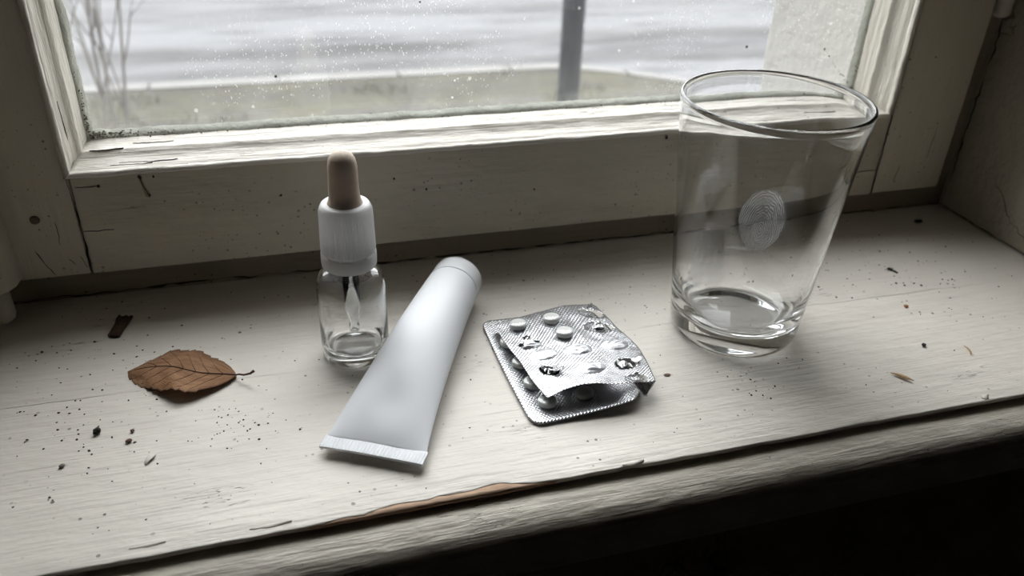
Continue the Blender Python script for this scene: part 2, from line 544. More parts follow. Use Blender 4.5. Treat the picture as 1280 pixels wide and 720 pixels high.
# glazing moulding profile: (depth behind the sash face, offset towards the pane)
MP = [(0.0006, -0.0004), (-0.0010, 0.0002), (-0.0016, 0.0012), (-0.0013, 0.0023), (-0.0002, 0.0029), (0.0014, 0.0028), (0.0026, 0.0020), (0.0036, 0.0019),
      (0.0045, 0.0026), (0.0085, 0.0030), (0.0125, 0.0038), (0.0155, 0.0054), (0.0168, 0.0068), (0.0180, 0.0073), (0.0192, 0.0069), (0.0205, 0.0070),
      (0.0255, 0.0075), (0.0285, 0.0082), (0.0305, 0.0082), (0.0345, 0.0086), (0.0345, -0.0004)]
GL, GR, GB = XL, XR, ZB
def moulding(side, mat):
    vv, ff = [], []
    n = 200; m = len(MP)
    for i in range(n + 1):
        t = i / n
        for k, (d, wd) in enumerate(MP):
            live = k not in (0, m - 1)
            dj = (0.00035 * wob(t * 0.5 + side, 60, k * 0.25) + 0.0002 * wob(t * 0.5, 240, k * 0.5 + side)) if live else 0
            if side == 0:
                x = GL + wd + (GR - GL - 2 * wd) * t; vv.append((x, YR + d + dj, GB + wd + dj))
            else:
                z = (GB + wd) + (ZT - wd - GB - wd) * t * t      # denser towards the sill
                x = GL + wd + dj if side == 1 else GR - wd - dj
                if side == 1 and k > 0: x += 0.0
                vv.append((x, YR + d + dj, z))
    for i in range(n):
        for k in range(m): ff.append((i * m + k, (i + 1) * m + k, (i + 1) * m + (k + 1) % m, i * m + (k + 1) % m))
    ff += [tuple(range(m)), tuple(n * m + k for k in range(m))]
    o = mesh('glazing_moulding', vv, ff, mat, win, True, origin=WO); fix(o); sharpen(o, 60)
moulding(0, M_mould); moulding(1, M_mouldv); moulding(2, M_mouldv)

# putty line between moulding and pane, ragged and weathered
N = NT('old_putty')
v = N.coords('Object', (1, 1, 1))
pn = N.noise(v, 60, 6, 0.65); pb = N.noise(v, 420, 4)
pc = N.mix(N.ramp(pn, 0.30, 0.70), (0.44, 0.46, 0.40), (0.60, 0.61, 0.55))
pc = N.mix(N.ramp(N.noise(v, 22, 3), 0.66, 0.72), pc, (0.30, 0.19, 0.11))
M_putty = N.done(N.principled(pc, 0.7, 0, N.bump(pb, 0.0007), 0.3))
YG = YR + 0.0365
def putty(side):
    vv, ff = [], []
    n = 260; pr = [(0.0305, 0.0070), (0.0312, 0.0088), (0.0330, 0.0102), (0.0362, 0.0112), (0.0362, 0.0070)]
    m = len(pr)
    for i in range(n + 1):
        t = i / n
        for k, (d, wd) in enumerate(pr):
            j = 0.0006 * wob(t * 0.5 + 3 * side, 50, k * 0.2) + 0.0004 * wob(t * 0.5, 260, side + k * 0.3)
            if k in (0, 4): j = 0
            corner = 0.0011 * math.exp(-(t if side else min(t, 1 - t)) / 0.03) * (1 + 1.2 * wob(t * 0.5, 300, 3 + k))
            if k in (0, 4): corner = 0
            if side == 0: vv.append((GL + 0.006 + (GR - GL - 0.012) * t, YR + d, GB + wd + j + corner))
            elif side == 1: vv.append((GL + wd + j + corner, YR + d, GB + 0.006 + (ZT - GB - 0.012) * t * t))
            else: vv.append((GR - wd - j - corner * 0.5, YR + d, GB + 0.006 + (ZT - GB - 0.012) * t * t))
    for i in range(n):
        for k in range(m): ff.append((i * m + k, (i + 1) * m + k, (i + 1) * m + (k + 1) % m, i * m + (k + 1) % m))
    ff += [tuple(range(m)), tuple(n * m + k for k in range(m))]
    o = mesh('putty_bead', vv, ff, M_putty, win, True, origin=WO); fix(o); sharpen(o, 50)
for s in range(3): putty(s)

# grime crumbs caught in the corners of the pane
M_grime = simple('grime', (0.13, 0.12, 0.085), 0.9, bump=(900, 0.0006), var=(500, 0.5))
M_dark = simple('dark_crumb', (0.022, 0.017, 0.013), 0.8, bump=(900, 0.0005), var=(400, 0.4))
def lumps(name, items, mat, parent=None, origin=(0, 0, 0), squash=0.6):
    vv, ff = [], []
    base = bmesh.new(); bmesh.ops.create_icosphere(base, subdivisions=1, radius=1.0)
    bv = [x.co.copy() for x in base.verts]; bf = [[x.index for x in f.verts] for f in base.faces]; base.free()
    for (x, y, z, r) in items:
        a = random.uniform(0, 6.28); e = random.uniform(0.55, 1.0); k0 = len(vv)
        for c in bv:
            j = random.uniform(0.72, 1.2)
            cx, cyy = c.x * j, c.y * j * e
            vv.append((x + r * (cx * math.cos(a) - cyy * math.sin(a)), y + r * (cx * math.sin(a) + cyy * math.cos(a)), z + r * squash * c.z * j))
        ff += [[k0 + i for i in f] for f in bf]
    return mesh(name, vv, ff, mat, parent, False, origin=origin)
it = []
for _ in range(150):
    t = abs(random.gauss(0, 0.022))
    it.append((GL + 0.009 + t, YR + random.uniform(0.029, 0.0355), GB + 0.0100 + random.uniform(-0.001, 0.0016) * math.exp(-t / 0.03), random.uniform(0.0003, 0.0011) * math.exp(-t / 0.05)))
for _ in range(90):
    t = abs(random.gauss(0, 0.020))
    it.append((GL + 0.0092 + random.uniform(0, 0.0012), YR + random.uniform(0.029, 0.0355), GB + 0.010 + t, random.uniform(0.0003, 0.0009) * math.exp(-t / 0.04)))
for _ in range(60):
    t = abs(random.gauss(0, 0.016))
    it.append((GR - 0.0095 - (t if random.random() < 0.5 else 0), YR + random.uniform(0.030, 0.0355), GB + 0.010 + (t if random.random() < 0.7 else 0), random.uniform(0.0003, 0.0007)))
for _ in range(120):
    t = random.uniform(0, GR - GL - 0.02)
    it.append((GL + 0.01 + t, YR + random.uniform(0.0285, 0.0312), GB + 0.0086 + random.uniform(0, 0.0008), random.uniform(0.0002, 0.0005)))
o = lumps('grime_crumbs', it, M_grime, win, WO, 0.8); o['kind'] = 'stuff'

# the pane: clear, veiled with dried rain, dust and fly specks
N = NT('dirty_window_glass')
v = N.coords('Object')
veil = N.noise(N.coords('Object', (9, 1, 4)), 1.0, 5, 0.6)
vo = N.voronoi(N.coords('Object', (1, 0.02, 1)), 210)
dsz = N.math('MULTIPLY_ADD', vo.outputs['Color'], 0.46, -0.19)
dots = N.math('LESS_THAN', vo.outputs['Distance'], dsz)
dm = N.ramp(N.noise(N.coords('Object', (10, 1, 10), loc=(4, 0, 2)), 1.0, 3), 0.48, 0.62)
dots = N.math('MULTIPLY', dots, dm)
vo2 = N.voronoi(N.coords('Object', (1.0, 0.02, 0.55), rot=(0, 0.5, 0)), 640)
fine = N.math('MULTIPLY', N.math('LESS_THAN', vo2.outputs['Distance'], 0.20), N.ramp(N.noise(N.coords('Object', (8, 1, 12), loc=(1, 0, 7)), 1.0, 4), 0.42, 0.62))
sep = N.n('ShaderNodeSeparateXYZ'); N.t.links.new(v, sep.inputs[0])
low = N.ramp(sep.outputs['Z'], 0.135, 0.085)                   # dust gathers along the lower edge of the pane
lefty = N.ramp(sep.outputs['X'], -0.19, -0.245)
film = N.math('ADD', N.math('MULTIPLY', N.ramp(veil, 0.30, 0.75), 0.055), 0.016)
film = N.math('ADD', film, N.math('MULTIPLY', N.math('MULTIPLY', low, N.ramp(N.noise(N.coords('Object', (30, 1, 40)), 1, 5), 0.30, 0.75)), 0.16))
film = N.math('ADD', film, N.math('MULTIPLY', lefty, 0.08))
film = N.math('MAXIMUM', film, N.math('MULTIPLY', N.math('MAXIMUM', dots, N.math('MULTIPLY', fine, 0.8)), 0.55), clamp=True)
vo3 = N.voronoi(N.coords('Object', (1, 0.02, 1), loc=(5, 0, 3)), 85)
fly = N.math('LESS_THAN', vo3.outputs['Distance'], N.math('MULTIPLY_ADD', vo3.outputs['Color'], 0.30, -0.195))
tr = N.n('ShaderNodeBsdfTransparent'); N.set(tr, 'Color', (0.97, 0.985, 0.975))
gl = N.n('ShaderNodeBsdfGlossy'); N.set(gl, 'Roughness', 0.02)
m1 = N.n('ShaderNodeMixShader'); N.set(m1, '0', N.schlick()); N.t.links.new(tr.outputs[0], m1.inputs[1]); N.t.links.new(gl.outputs[0], m1.inputs[2])
tl = N.n('ShaderNodeBsdfTranslucent'); N.set(tl, 'Color', (0.80, 0.80, 0.78))
df = N.n('ShaderNodeBsdfDiffuse'); N.set(df, 'Color', (0.62, 0.61, 0.57))
m2 = N.n('ShaderNodeMixShader'); N.set(m2, '0', 0.45); N.t.links.new(tl.outputs[0], m2.inputs[1]); N.t.links.new(df.outputs[0], m2.inputs[2])
m3 = N.n('ShaderNodeMixShader'); N.set(m3, '0', film); N.t.links.new(m1.outputs[0], m3.inputs[1]); N.t.links.new(m2.outputs[0], m3.inputs[2])
bk = N.n('ShaderNodeBsdfDiffuse'); N.set(bk, 'Color', (0.05, 0.045, 0.04))
m4 = N.n('ShaderNodeMixShader'); N.set(m4, '0', N.math('MULTIPLY', fly, 0.9)); N.t.links.new(m3.outputs[0], m4.inputs[1]); N.t.links.new(bk.outputs[0], m4.inputs[2])
M_pane = N.done(m4)
M_pane_clean = thin_clear('pane_clean', (0.975, 0.985, 0.98), 1.5, 0.02, 0.0)
o = boxes_mesh('glass_pane', [(GL + 0.004 - WO.x, GR - 0.004 - WO.x, YG - WO.y, YG + 0.003 - WO.y, GB + 0.004, ZT - 0.004)], M_pane, win)
o.data.materials.append(M_pane_clean)
for p in o.data.polygons:
    if p.normal.y > -0.5: p.material_index = 1

# a screw head and paint blisters on the stile, drips on the rail
M_wood_pit = simple('dark_pit', (0.035, 0.026, 0.016), 0.9, bump=(600, 0.0004))
M_screw = simple('rusty_screw', (0.13, 0.10, 0.07), 0.5, 0.3, bump=(400, 0.0006), var=(300, 0.4))
def nail(x, z, r, face=YR):
    k = lathe('screw_head', [(0, 0.0), (r * 0.6, -0.0001), (r * 0.9, -0.0004), (r, -0.0012), (r * 1.1, -0.0016)][::-1], M_screw, win, 20)
    for vtx in k.data.vertices:
        cx, cyy, cz = vtx.co
        vtx.co = Vector((x + cx - WO.x, face - (cz + 0.0013) - WO.y, z + cyy))
    fix(k)
nail(-0.1188, 0.0560, 0.0023)
pits = []
for (x, z, r) in ((-0.0667, 0.0745, 0.0011), (-0.0602, 0.0742, 0.0008), (-0.0640, 0.0640, 0.0011), (0.2255, 0.0742, 0.0015), (-0.0865, 0.0712, 0.0009),
                  (0.0010, 0.0580, 0.0007), (0.0620, 0.0620, 0.0007), (0.0800, 0.0540, 0.0008), (0.1440, 0.0480, 0.0007), (0.3310, 0.0560, 0.0007), (0.4040, 0.1140, 0.0008)):
    pits.append((x, YR + 0.0004, z, r))
o = lumps('paint_pits', pits, M_wood_pit, win, WO, 1.1); o['kind'] = 'stuff'

M_drip = simple('brown_run', (0.24, 0.19, 0.12), 0.5)
tube('paint_run', [(-0.0665 - WO.x, YR - WO.y, 0.0735), (-0.0658 - WO.x, YR - 0.0001 - WO.y, 0.0690), (-0.0645 - WO.x, YR - 0.0002 - WO.y, 0.0640)], [0.0004, 0.0005, 0.0010], M_drip, win, 8)
# thin cracks: narrow dark furrows with ragged edges, sunk flush in the surface
M_crack = simple('crack_dark', (0.016, 0.012, 0.008), 0.95)
def crack(pts, width, normal, parent, origin, seed=0.0, jag=0.0006, n=60):
    pts = [Vector(p) for p in pts]; normal = Vector(normal).normalized()
    L = [0.0]
    for a, b in zip(pts, pts[1:]): L.append(L[-1] + (b - a).length)
    vv, ff = [], []
    for i in range(n + 1):
        s = L[-1] * i / n
        k = max(j for j in range(len(pts) - 1) if L[j] <= s + 1e-9)
        f = (s - L[k]) / max(1e-9, L[k + 1] - L[k])
        p = pts[k].lerp(pts[k + 1], f); d = (pts[k + 1] - pts[k]).normalized(); sd = normal.cross(d)
        p = p + sd * (jag * (wob(s, 160, seed) + 0.6 * wob(s, 420, seed + 3)))
        wd = width * max(0.12, 0.55 + 1.0 * wob(s, 110, seed + 9)) * min(1, 0.15 + 6 * i / n, 0.15 + 6 * (n - i) / n)
        vv += [p + sd * wd + normal * 0.00005, p - normal * 0.0006, p - sd * wd + normal * 0.00005, p + normal * 0.00012]
    for i in range(n):
        for k in range(4): ff.append((4 * i + k, 4 * i + 4 + k, 4 * i + 4 + (k + 1) % 4, 4 * i + (k + 1) % 4))
    return mesh('crack', vv, ff, M_crack, parent, False, origin=origin)
NY = (0, -1, 0)
for pts, wd in (([(-0.0993, YR, 0.0225), (-0.0990, YR, 0.050), (-0.1000, YR, 0.0765)], 0.0006), ([(0.3838, YR, 0.0225), (0.3836, YR, 0.0775)], 0.00035),
                ([(-0.097, YR, 0.0715), (-0.087, YR, 0.0715)], 0.0003), ([(-0.0985, YR, 0.0470), (-0.084, YR, 0.0468)], 0.00025),
                ([(-0.1105, YR, 0.054), (-0.1100, YR, 0.046), (-0.1115, YR, 0.040)], 0.0002), ([(-0.123, YR, 0.039), (-0.121, YR, 0.033), (-0.1165, YR, 0.0235)], 0.0004),
                ([(-0.103, YR, 0.0335), (-0.1005, YR, 0.0265)], 0.00025), ([(-0.1085, YR, 0.0325), (-0.1060, YR, 0.0285)], 0.0002), ([(0.366, YR, 0.0395), (0.383, YR, 0.0400)], 0.0002),
                ([(0.3990, YR, 0.030), (0.4010, YR, 0.042)], 0.0002), ([(0.4210, YR, 0.045), (0.4220, YR, 0.070)], 0.0002)):
    crack(pts, wd, NY, win, WO, seed=wd * 9000 + pts[0][0] * 7)
# mitre crack of the lower corner moulding
crack([(XL - 0.0003, YR - 0.0012, ZB + 0.0008), (XL + 0.0030, YR + 0.006, ZB + 0.0034), (XL + 0.0042, YR + 0.013, ZB + 0.0046)], 0.0006, (0.5, -0.6, 0.6), win, WO, seed=3.3, jag=0.0010)
for (x0, x1, d, wd) in ((-0.076, -0.048, 0.0085, 0.0030), (-0.080, -0.060, 0.0065, 0.0028), (-0.090, -0.074, 0.0175, 0.0074), (0.325, 0.350, 0.010, 0.0034), (-0.070, -0.050, 0.0235, 0.0073)):
    crack([(x0, YR + d, ZB + wd + 0.0001), ((x0 + x1) / 2, YR + d - 0.0007, ZB + wd + 0.0001), (x1, YR + d - 0.0002, ZB + wd + 0.0002)], 0.00022, (0, -0.3, 1), win, WO, seed=x0 * 40)
crack([(XL + 0.0034, YR + 0.0100, ZB + 0.036), (XL + 0.0034, YR + 0.0105, ZB + 0.024), (XL + 0.0036, YR + 0.0110, ZB + 0.016)], 0.0004, (1, -0.3, 0), win, WO, seed=8.1)
# wandering cracks of the reveal and of the joint between sill and frame
wb = bpy.data.objects['wall_back']
NX = (-1, 0, 0)
crack([(WR, 0.4390, 0.002), (WR, 0.4380, 0.030), (WR, 0.4385, 0.070), (WR, 0.4370, 0.110), (WR, 0.4375, 0.160), (WR, 0.438, 0.22)], 0.0008, NX, wb, (0, 0, 0), 1.2, 0.0016, 140)
crack([(WR, 0.400, 0.034), (WR, 0.391, 0.028), (WR, 0.386, 0.020), (WR, 0.372, 0.012), (WR, 0.352, 0.004)], 0.0004, NX, wb, (0, 0, 0), 6.2, 0.0015, 90)
crack([(WR - 0.0003, 0.440, 0.0008), (WR - 0.0003, 0.400, 0.0006), (WR - 0.0003, 0.330, 0.0007)], 0.0006, (-1, 0, 1), trim, TO, 2.5, 0.0008, 90)
crack([(-0.17, 0.4405, 0.0012), (-0.05, 0.4408, 0.0022), (0.06, 0.4408, 0.0012), (0.20, 0.4408, 0.0010), (0.33, 0.4408, 0.0012), (0.46, 0.4408, 0.0008)], 0.0007, (0, -1, 0.6), trim, TO, 4.4, 0.0012, 200)
exec_after = None

# ------------------------------------------------------------------ outside: verge, kerb, wet road, post, bare shrub
N = NT('wet_road')
v = N.coords('Object', (0.5, 2.6, 1))
rn = N.noise(v, 1.0, 5, 0.6); rf = N.noise(N.coords('Object'), 60, 4); rb = N.noise(N.coords('Object', (0.9, 5.0, 1), loc=(3, 2, 0)), 1.0, 4, 0.6)
rc = N.mix(N.ramp(rn, 0.32, 0.68), (0.058, 0.0585, 0.061), (0.108, 0.110, 0.116))
rc = N.mix(N.math('MULTIPLY', N.ramp(rb, 0.48, 0.66), 0.65), rc, (0.018, 0.018, 0.019))
ry = N.n('ShaderNodeSeparateXYZ'); N.t.links.new(N.coords('Object'), ry.inputs[0])
wav = N.math('MULTIPLY_ADD', N.noise(N.coords('Object', (0.9, 0.9, 1)), 1.0, 3), 0.5, -0.25)
yy = N.math('ADD', ry.outputs['Y'], wav)
for (yc, hw, amt) in ((4.68, 0.24, 0.85), (4.32, 0.20, 0.70), (5.6, 0.25, 0.30)):      # wet gutter and wheel tracks
    bd = N.ramp(N.math('ABSOLUTE', N.math('SUBTRACT', yy, yc)), hw, hw * 0.2, 'SMOOTH')
    rc = N.mix(N.math('MULTIPLY', N.math('MULTIPLY', bd, N.ramp(N.noise(N.coords('Object', (1.2, 3, 1), loc=(yc, 0, 0)), 1.0, 4), 0.25, 0.55)), amt), rc, (0.026, 0.025, 0.025))
M_road = N.done(N.principled(rc, N.math('MULTIPLY_ADD', N.ramp(rn, 0.35, 0.65), 0.25, 0.45), 0, N.bump(rf, 0.006), 0.05))
N = NT('verge_soil')
sn = N.noise(N.coords('Object', (1.6, 4.5, 1)), 1.6, 6, 0.7); sf = N.noise(N.coords('Object'), 26, 5)
sc_ = N.mix(N.ramp(sn, 0.35, 0.65), (0.021, 0.0195, 0.018), (0.043, 0.042, 0.023))
sc_ = N.mix(N.math('MULTIPLY', N.ramp(sf, 0.45, 0.7), 0.6), sc_, (0.050, 0.046, 0.042))
M_soil = N.done(N.principled(sc_, 0.9, 0, N.bump(sf, 0.02), 0.2))
M_kerb = simple('kerb_stone', (0.066, 0.064, 0.061), 0.7, bump=(20, 0.004), var=(8, 0.3))
o = boxes_mesh('road', [(-30, 30, 0.645, 45, -1.30, -1.03)], M_road); tag(o, 'wet grey road beyond the verge', kind='structure')
def kerb_y(x):
    return 4.05 if x < 1.45 else 4.05 - 0.75 * (x - 1.45) ** 1.4
def strip(name, f0, f1, z, mat, x0=-6.0, x1=2.6, n=60, thick=0.06):
    vv, ff = [], []
    for i in range(n + 1):
        x = x0 + (x1 - x0) * i / n
        a, b = f0(x), max(f1(x), f0(x) + 0.001)
        vv += [(x, a, z), (x, b, z), (x, b, z - thick), (x, a, z - thick)]
    for i in range(n):
        for k in range(4): ff.append((4 * i + k, 4 * i + 4 + k, 4 * i + 4 + (k + 1) % 4, 4 * i + (k + 1) % 4))
    ff += [(0, 1, 2, 3), (4 * n + 3, 4 * n + 2, 4 * n + 1, 4 * n)]
    o = mesh(name, vv, ff, mat); fix(o); return o
o = strip('verge', lambda x: 0.70, lambda x: kerb_y(x), -1.0, M_soil); tag(o, 'strip of bare earth and thin grass below the window', kind='structure')
# kerb stones laid end to end
kerb = empty('kerb', (0, 4.1, -1.03)); tag(kerb, 'pale kerb between grass verge and wet road', kind='structure')
x = -4.0
while x < 2.45:
    x1 = x + 0.58
    o = strip('kerb_stone', lambda t: kerb_y(t) + 0.004, lambda t: kerb_y(t) + 0.10, -0.995, M_kerb, x + 0.006, x1 - 0.006, 6, 0.10)
    for vtx in o.data.vertices: vtx.co -= Vector((0, 4.1, -1.03))
    o.parent = kerb
    x = x1
# grass blades
M_grass = simple('dull_grass', (0.044, 0.045, 0.017), 0.8, var=(3, 0.5))
vv, ff = [], []
for _ in range(9000):
    gx = random.uniform(-1.6, 2.4); gy = random.uniform(3.0, 4.04)
    if gy > kerb_y(gx) - 0.02: continue
    if noise.noise(Vector((gx * 2.1, gy * 4.0, 3.0))) < 0.20: continue
    h = random.uniform(0.02, 0.06); a = random.uniform(0, 6.28); lx, ly = random.gauss(0, 0.02), random.gauss(0, 0.02); wd = 0.003
    k = len(vv)
    vv += [(gx - wd * math.cos(a), gy - wd * math.sin(a), -1.002), (gx + wd * math.cos(a), gy + wd * math.sin(a), -1.002), (gx + lx, gy + ly, -1.0 + h)]
    ff.append((k, k + 1, k + 2))
o = mesh('verge_grass', vv, ff, M_grass); tag(o, 'thin dull grass growing on the verge beside the road', 'grass', kind='stuff')
# post
M_post = simple('dark_post_paint', (0.012, 0.014, 0.017), 0.8, 0.0, spec=0.2, bump=(60, 0.001), var=(30, 0.3))
post = empty('street_post', (1.06, 2.80, -1.0)); tag(post, 'dark grey metal post standing outside beyond the pane', 'post')
lathe('shaft', [(0.0, 0.0), (0.041, 0.0), (0.040, 0.30), (0.040, 2.9), (0.0, 2.9)], M_post, post, 32)
lathe('collar', [(0.060, 0.0), (0.060, 0.02), (0.052, 0.035), (0.048, 0.12), (0.040, 0.13), (0.030, 0.0)], M_post, post, 32, closed=True)
lathe('cap', [(0.045, 2.88), (0.045, 2.91), (0.03, 2.94), (0.0, 2.95)], M_post, post, 32)
# bare shrub
M_twig = simple('bare_twig', (0.10, 0.09, 0.085), 0.8, var=(40, 0.3))
shrub = empty('bare_shrub', (-0.56, 2.75, -1.0)); tag(shrub, 'thin leafless shrub outside near the edge of the pane', 'shrub')
random.seed(5)
def grow(base, d, ln, r, depth):
    pts = [base]; rad = [r]; p = Vector(base); dd = Vector(d)
    for i in range(7):
        dd = (dd + Vector((random.gauss(0, 0.06), random.gauss(0, 0.06), 0.03))).normalized()
        p = p + dd * ln / 7; pts.append(p.copy()); rad.append(r * (1 - 0.11 * (i + 1)))
    tube('stem' if depth == 0 else 'twig', pts, rad, M_twig, shrub, 6)
    if depth < 2:
        for k in range(4 if depth == 0 else 2):
            i = random.randint(2, 6)
            nd = (dd + Vector((random.gauss(0, 0.4), random.gauss(0, 0.4), 0.35))).normalized()
            grow(pts[i], nd, ln * 0.5, rad[i] * 0.65, depth + 1)
for (dx, dy) in ((-0.12, 0.0), (0.0, 0.05), (0.06, 0.0), (0.16, 0.06), (0.26, 0.02), (0.34, 0.05)):
    grow(Vector((dx * 0.25, dy * 0.3, 0)), Vector((dx * 0.5, dy, 1)).normalized(), random.uniform(1.0, 1.35), 0.007, 0)
random.seed(23)

# ------------------------------------------------------------------ drinking glass
M_glass = clear_glass('tumbler_glass', (0.995, 0.998, 1.0), 1.5)
tum = empty('drinking_glass', (0.2298, 0.3303, 0.0004)); tag(tum, 'tall empty tapered drinking glass with thick base and a fingerprint', 'glass')
RB, RT, HT = 0.0333, 0.0450, 0.1290
def rout(z): return RB + (RT - RB) * (z / HT)
outer = [(0, 0.0016), (0.020, 0.0014), (0.0262, 0.0004), (0.0285, 0.0), (0.0312, 0.0008), (0.0328, 0.0028), (rout(0.006), 0.006)]
outer += [(rout(z), z) for z in (0.012, 0.02, 0.035, 0.05, 0.065, 0.08, 0.095, 0.11, 0.120, 0.125)]
rim = [(RT + 0.0001, 0.1272), (RT - 0.0002, 0.1284), (RT - 0.0009, 0.1290), (RT - 0.0016, 0.1287), (RT - 0.0020, 0.1278), (rout(0.125) - 0.0018, 0.125)]
inner = [(rout(z) - 0.0015 - 0.0005 * max(0, 1 - z / 0.05), z) for z in (0.120, 0.11, 0.095, 0.08, 0.065, 0.05, 0.035, 0.025)]
inner += [(0.0312, 0.0190), (0.0300, 0.0150), (0.0275, 0.0124), (0.0235, 0.0114), (0.012, 0.0110), (0, 0.0109)]
lathe('tumbler_body', outer + rim + inner, M_glass, tum, 160)

# fingerprint on the outer side
N = NT('fingerprint_smudge')
uv = N.coords('UV')
wv = N.n('ShaderNodeTexWave', {'wave_type': 'RINGS', 'rings_direction': 'SPHERICAL'})
mp = N.coords('UV', (1.15, 0.8, 1), loc=(-0.58, -0.30, 0))
N.t.links.new(mp, wv.inputs['Vector'])
wv.inputs['Scale'].default_value = 8.6; wv.inputs['Distortion'].default_value = 5.0; wv.inputs['Detail'].default_value = 1.0; wv.inputs['Detail Scale'].default_value = 1.4
ridge = N.ramp(wv.outputs['Fac'], 0.35, 0.75)
su = N.n('ShaderNodeSeparateXYZ'); N.t.links.new(uv, su.inputs[0])
ex = N.math('SUBTRACT', su.outputs[0], 0.5); ey = N.math('SUBTRACT', su.outputs[1], 0.5)
rr = N.math('SQRT', N.math('ADD', N.math('MULTIPLY', ex, ex), N.math('MULTIPLY', ey, ey)))
edge = N.ramp(N.math('ADD', rr, N.math('MULTIPLY', N.noise(uv, 7, 4), 0.10)), 0.545, 0.49)
blot = N.ramp(N.noise(uv, 4.5, 4, 0.6), 0.30, 0.68)
smear = N.ramp(N.noise(N.coords('UV', (1, 1, 1), loc=(2.2, 0.3, 0)), 3.0, 2), 0.5, 0.66)
al = N.math('MULTIPLY_ADD', ridge, 0.26, 0.15)
al = N.math('ADD', N.math('MULTIPLY', al, N.math('MULTIPLY_ADD', blot, 0.6, 0.45)), N.math('MULTIPLY', smear, 0.14))
al = N.math('MULTIPLY', al, edge, clamp=True)
t1 = N.n('ShaderNodeBsdfTransparent'); d1 = N.n('ShaderNodeBsdfDiffuse'); N.set(d1, 'Color', (0.85, 0.86, 0.86))
d2 = N.n('ShaderNodeBsdfTranslucent'); N.set(d2, 'Color', (0.85, 0.86, 0.86))
dm_ = N.n('ShaderNodeMixShader'); N.set(dm_, '0', 0.55); N.t.links.new(d1.outputs[0], dm_.inputs[1]); N.t.links.new(d2.outputs[0], dm_.inputs[2])
mx = N.n('ShaderNodeMixShader'); N.set(mx, '0', al); N.t.links.new(t1.outputs[0], mx.inputs[1]); N.t.links.new(dm_.outputs[0], mx.inputs[2])
M_print = N.done(mx)
def patch(name, ac, zc, wid, hgt, mat, off=0.00012, n=24, m=24):
    vv, ff, uu = [], [], []
    for j in range(m + 1):
        z = zc + hgt * (j / m - 0.5); r = rout(z) + off
        for i in range(n + 1):
            a = ac + (wid / rout(zc)) * (i / n - 0.5)
            vv.append((r * math.cos(a), r * math.sin(a), z)); uu.append((i / n, j / m))
    for j in range(m):
        for i in range(n): ff.append((j * (n + 1) + i, j * (n + 1) + i + 1, (j + 1) * (n + 1) + i + 1, (j + 1) * (n + 1) + i))
    return mesh(name, vv, ff, mat, tum, True, uu)
FPA = math.atan2(-0.3303, -0.2298) + 0.10
o = patch('fingerprint', FPA, 0.0835, 0.0222, 0.0350, M_print); o['label'] = 'greyish ridged fingerprint smudge'
# dried drops and dust on the wall of the glass
N = NT('dried_drops')
uv = N.coords('UV', (2.2, 1.2, 1))
vo = N.voronoi(uv, 17)
dd = N.math('LESS_THAN', vo.outputs['Distance'], N.math('MULTIPLY_ADD', vo.outputs['Color'], 0.55, -0.22))
dd = N.math('MULTIPLY', dd, N.ramp(N.noise(uv, 2.6, 3), 0.5, 0.62))
t1 = N.n('ShaderNodeBsdfTransparent'); d1 = N.n('ShaderNodeBsdfDiffuse'); N.set(d1, 'Color', (0.9, 0.9, 0.88))
mx = N.n('ShaderNodeMixShader'); N.set(mx, '0', N.math('MULTIPLY', dd, 0.6)); N.t.links.new(t1.outputs[0], mx.inputs[1]); N.t.links.new(d1.outputs[0], mx.inputs[2])
M_drops = N.done(mx)
o = patch('dried_drops', FPA + 0.35, 0.082, 0.062, 0.070, M_drops, 0.00007); o['label'] = 'pale dried water spots'

# ------------------------------------------------------------------ dropper bottle
M_bglass = clear_glass('bottle_glass', (0.995, 0.998, 1.0), 1.5)
def milky(name, color, rough, through):
    N = NT(name)
    p = N.principled(color, rough, 0, None, 0.5)
    t = N.n('ShaderNodeBsdfTranslucent'); N.set(t, 'Color', color)
    m_ = N.n('ShaderNodeMixShader'); N.set(m_, '0', through)
    N.t.links.new(p.outputs[0], m_.inputs[1]); N.t.links.new(t.outputs[0], m_.inputs[2])
    return N.done(m_)
M_white = milky('white_plastic', (0.88, 0.88, 0.885), 0.34, 0.45)
M_ring = milky('milky_ring', (0.86, 0.86, 0.85), 0.28, 0.65)
M_rubber = simple('beige_rubber', (0.54, 0.445, 0.365), 0.55, spec=0.35, bump=(700, 0.00015), var=(120, 0.08))
bot = empty('dropper_bottle', (0.0286, 0.3540, 0.0003)); tag(bot, 'small clear glass dropper bottle with white ribbed cap and beige rubber bulb', 'bottle')
R0 = 0.0168
bo = [(0, 0.0014), (0.009, 0.0011), (0.0125, 0.0002), (0.0140, 0.0), (0.0155, 0.0006), (0.0164, 0.0020), (R0, 0.0042), (R0, 0.012), (R0, 0.025), (R0, 0.0375), (0.0166, 0.0408),
      (0.0159, 0.0440), (0.0146, 0.0468), (0.0128, 0.0487), (0.0108, 0.0499), (0.0096, 0.0508), (0.0092, 0.0525), (0.0092, 0.066)]
bi = [(0.0072, 0.066), (0.0072, 0.0525), (0.0080, 0.0499), (0.0098, 0.0483), (0.0122, 0.0474), (0.0139, 0.0455), (0.0150, 0.0430), (0.0157, 0.0395), (0.0158, 0.0365), (0.0158, 0.025), (0.0158, 0.011),
      (0.0152, 0.0082), (0.0138, 0.0062), (0.0118, 0.0052), (0.008, 0.0050), (0, 0.0052)]
lathe('bottle_body', bo + bi, M_bglass, bot, 128)
# tamper ring under the cap
lathe('tamper_ring', [(0.0098, 0.0515), (0.0125, 0.0515), (0.0130, 0.0520), (0.01315, 0.0548), (0.0131, 0.0582), (0.0127, 0.0588), (0.0098, 0.0588)], M_ring, bot, 96, closed=True)
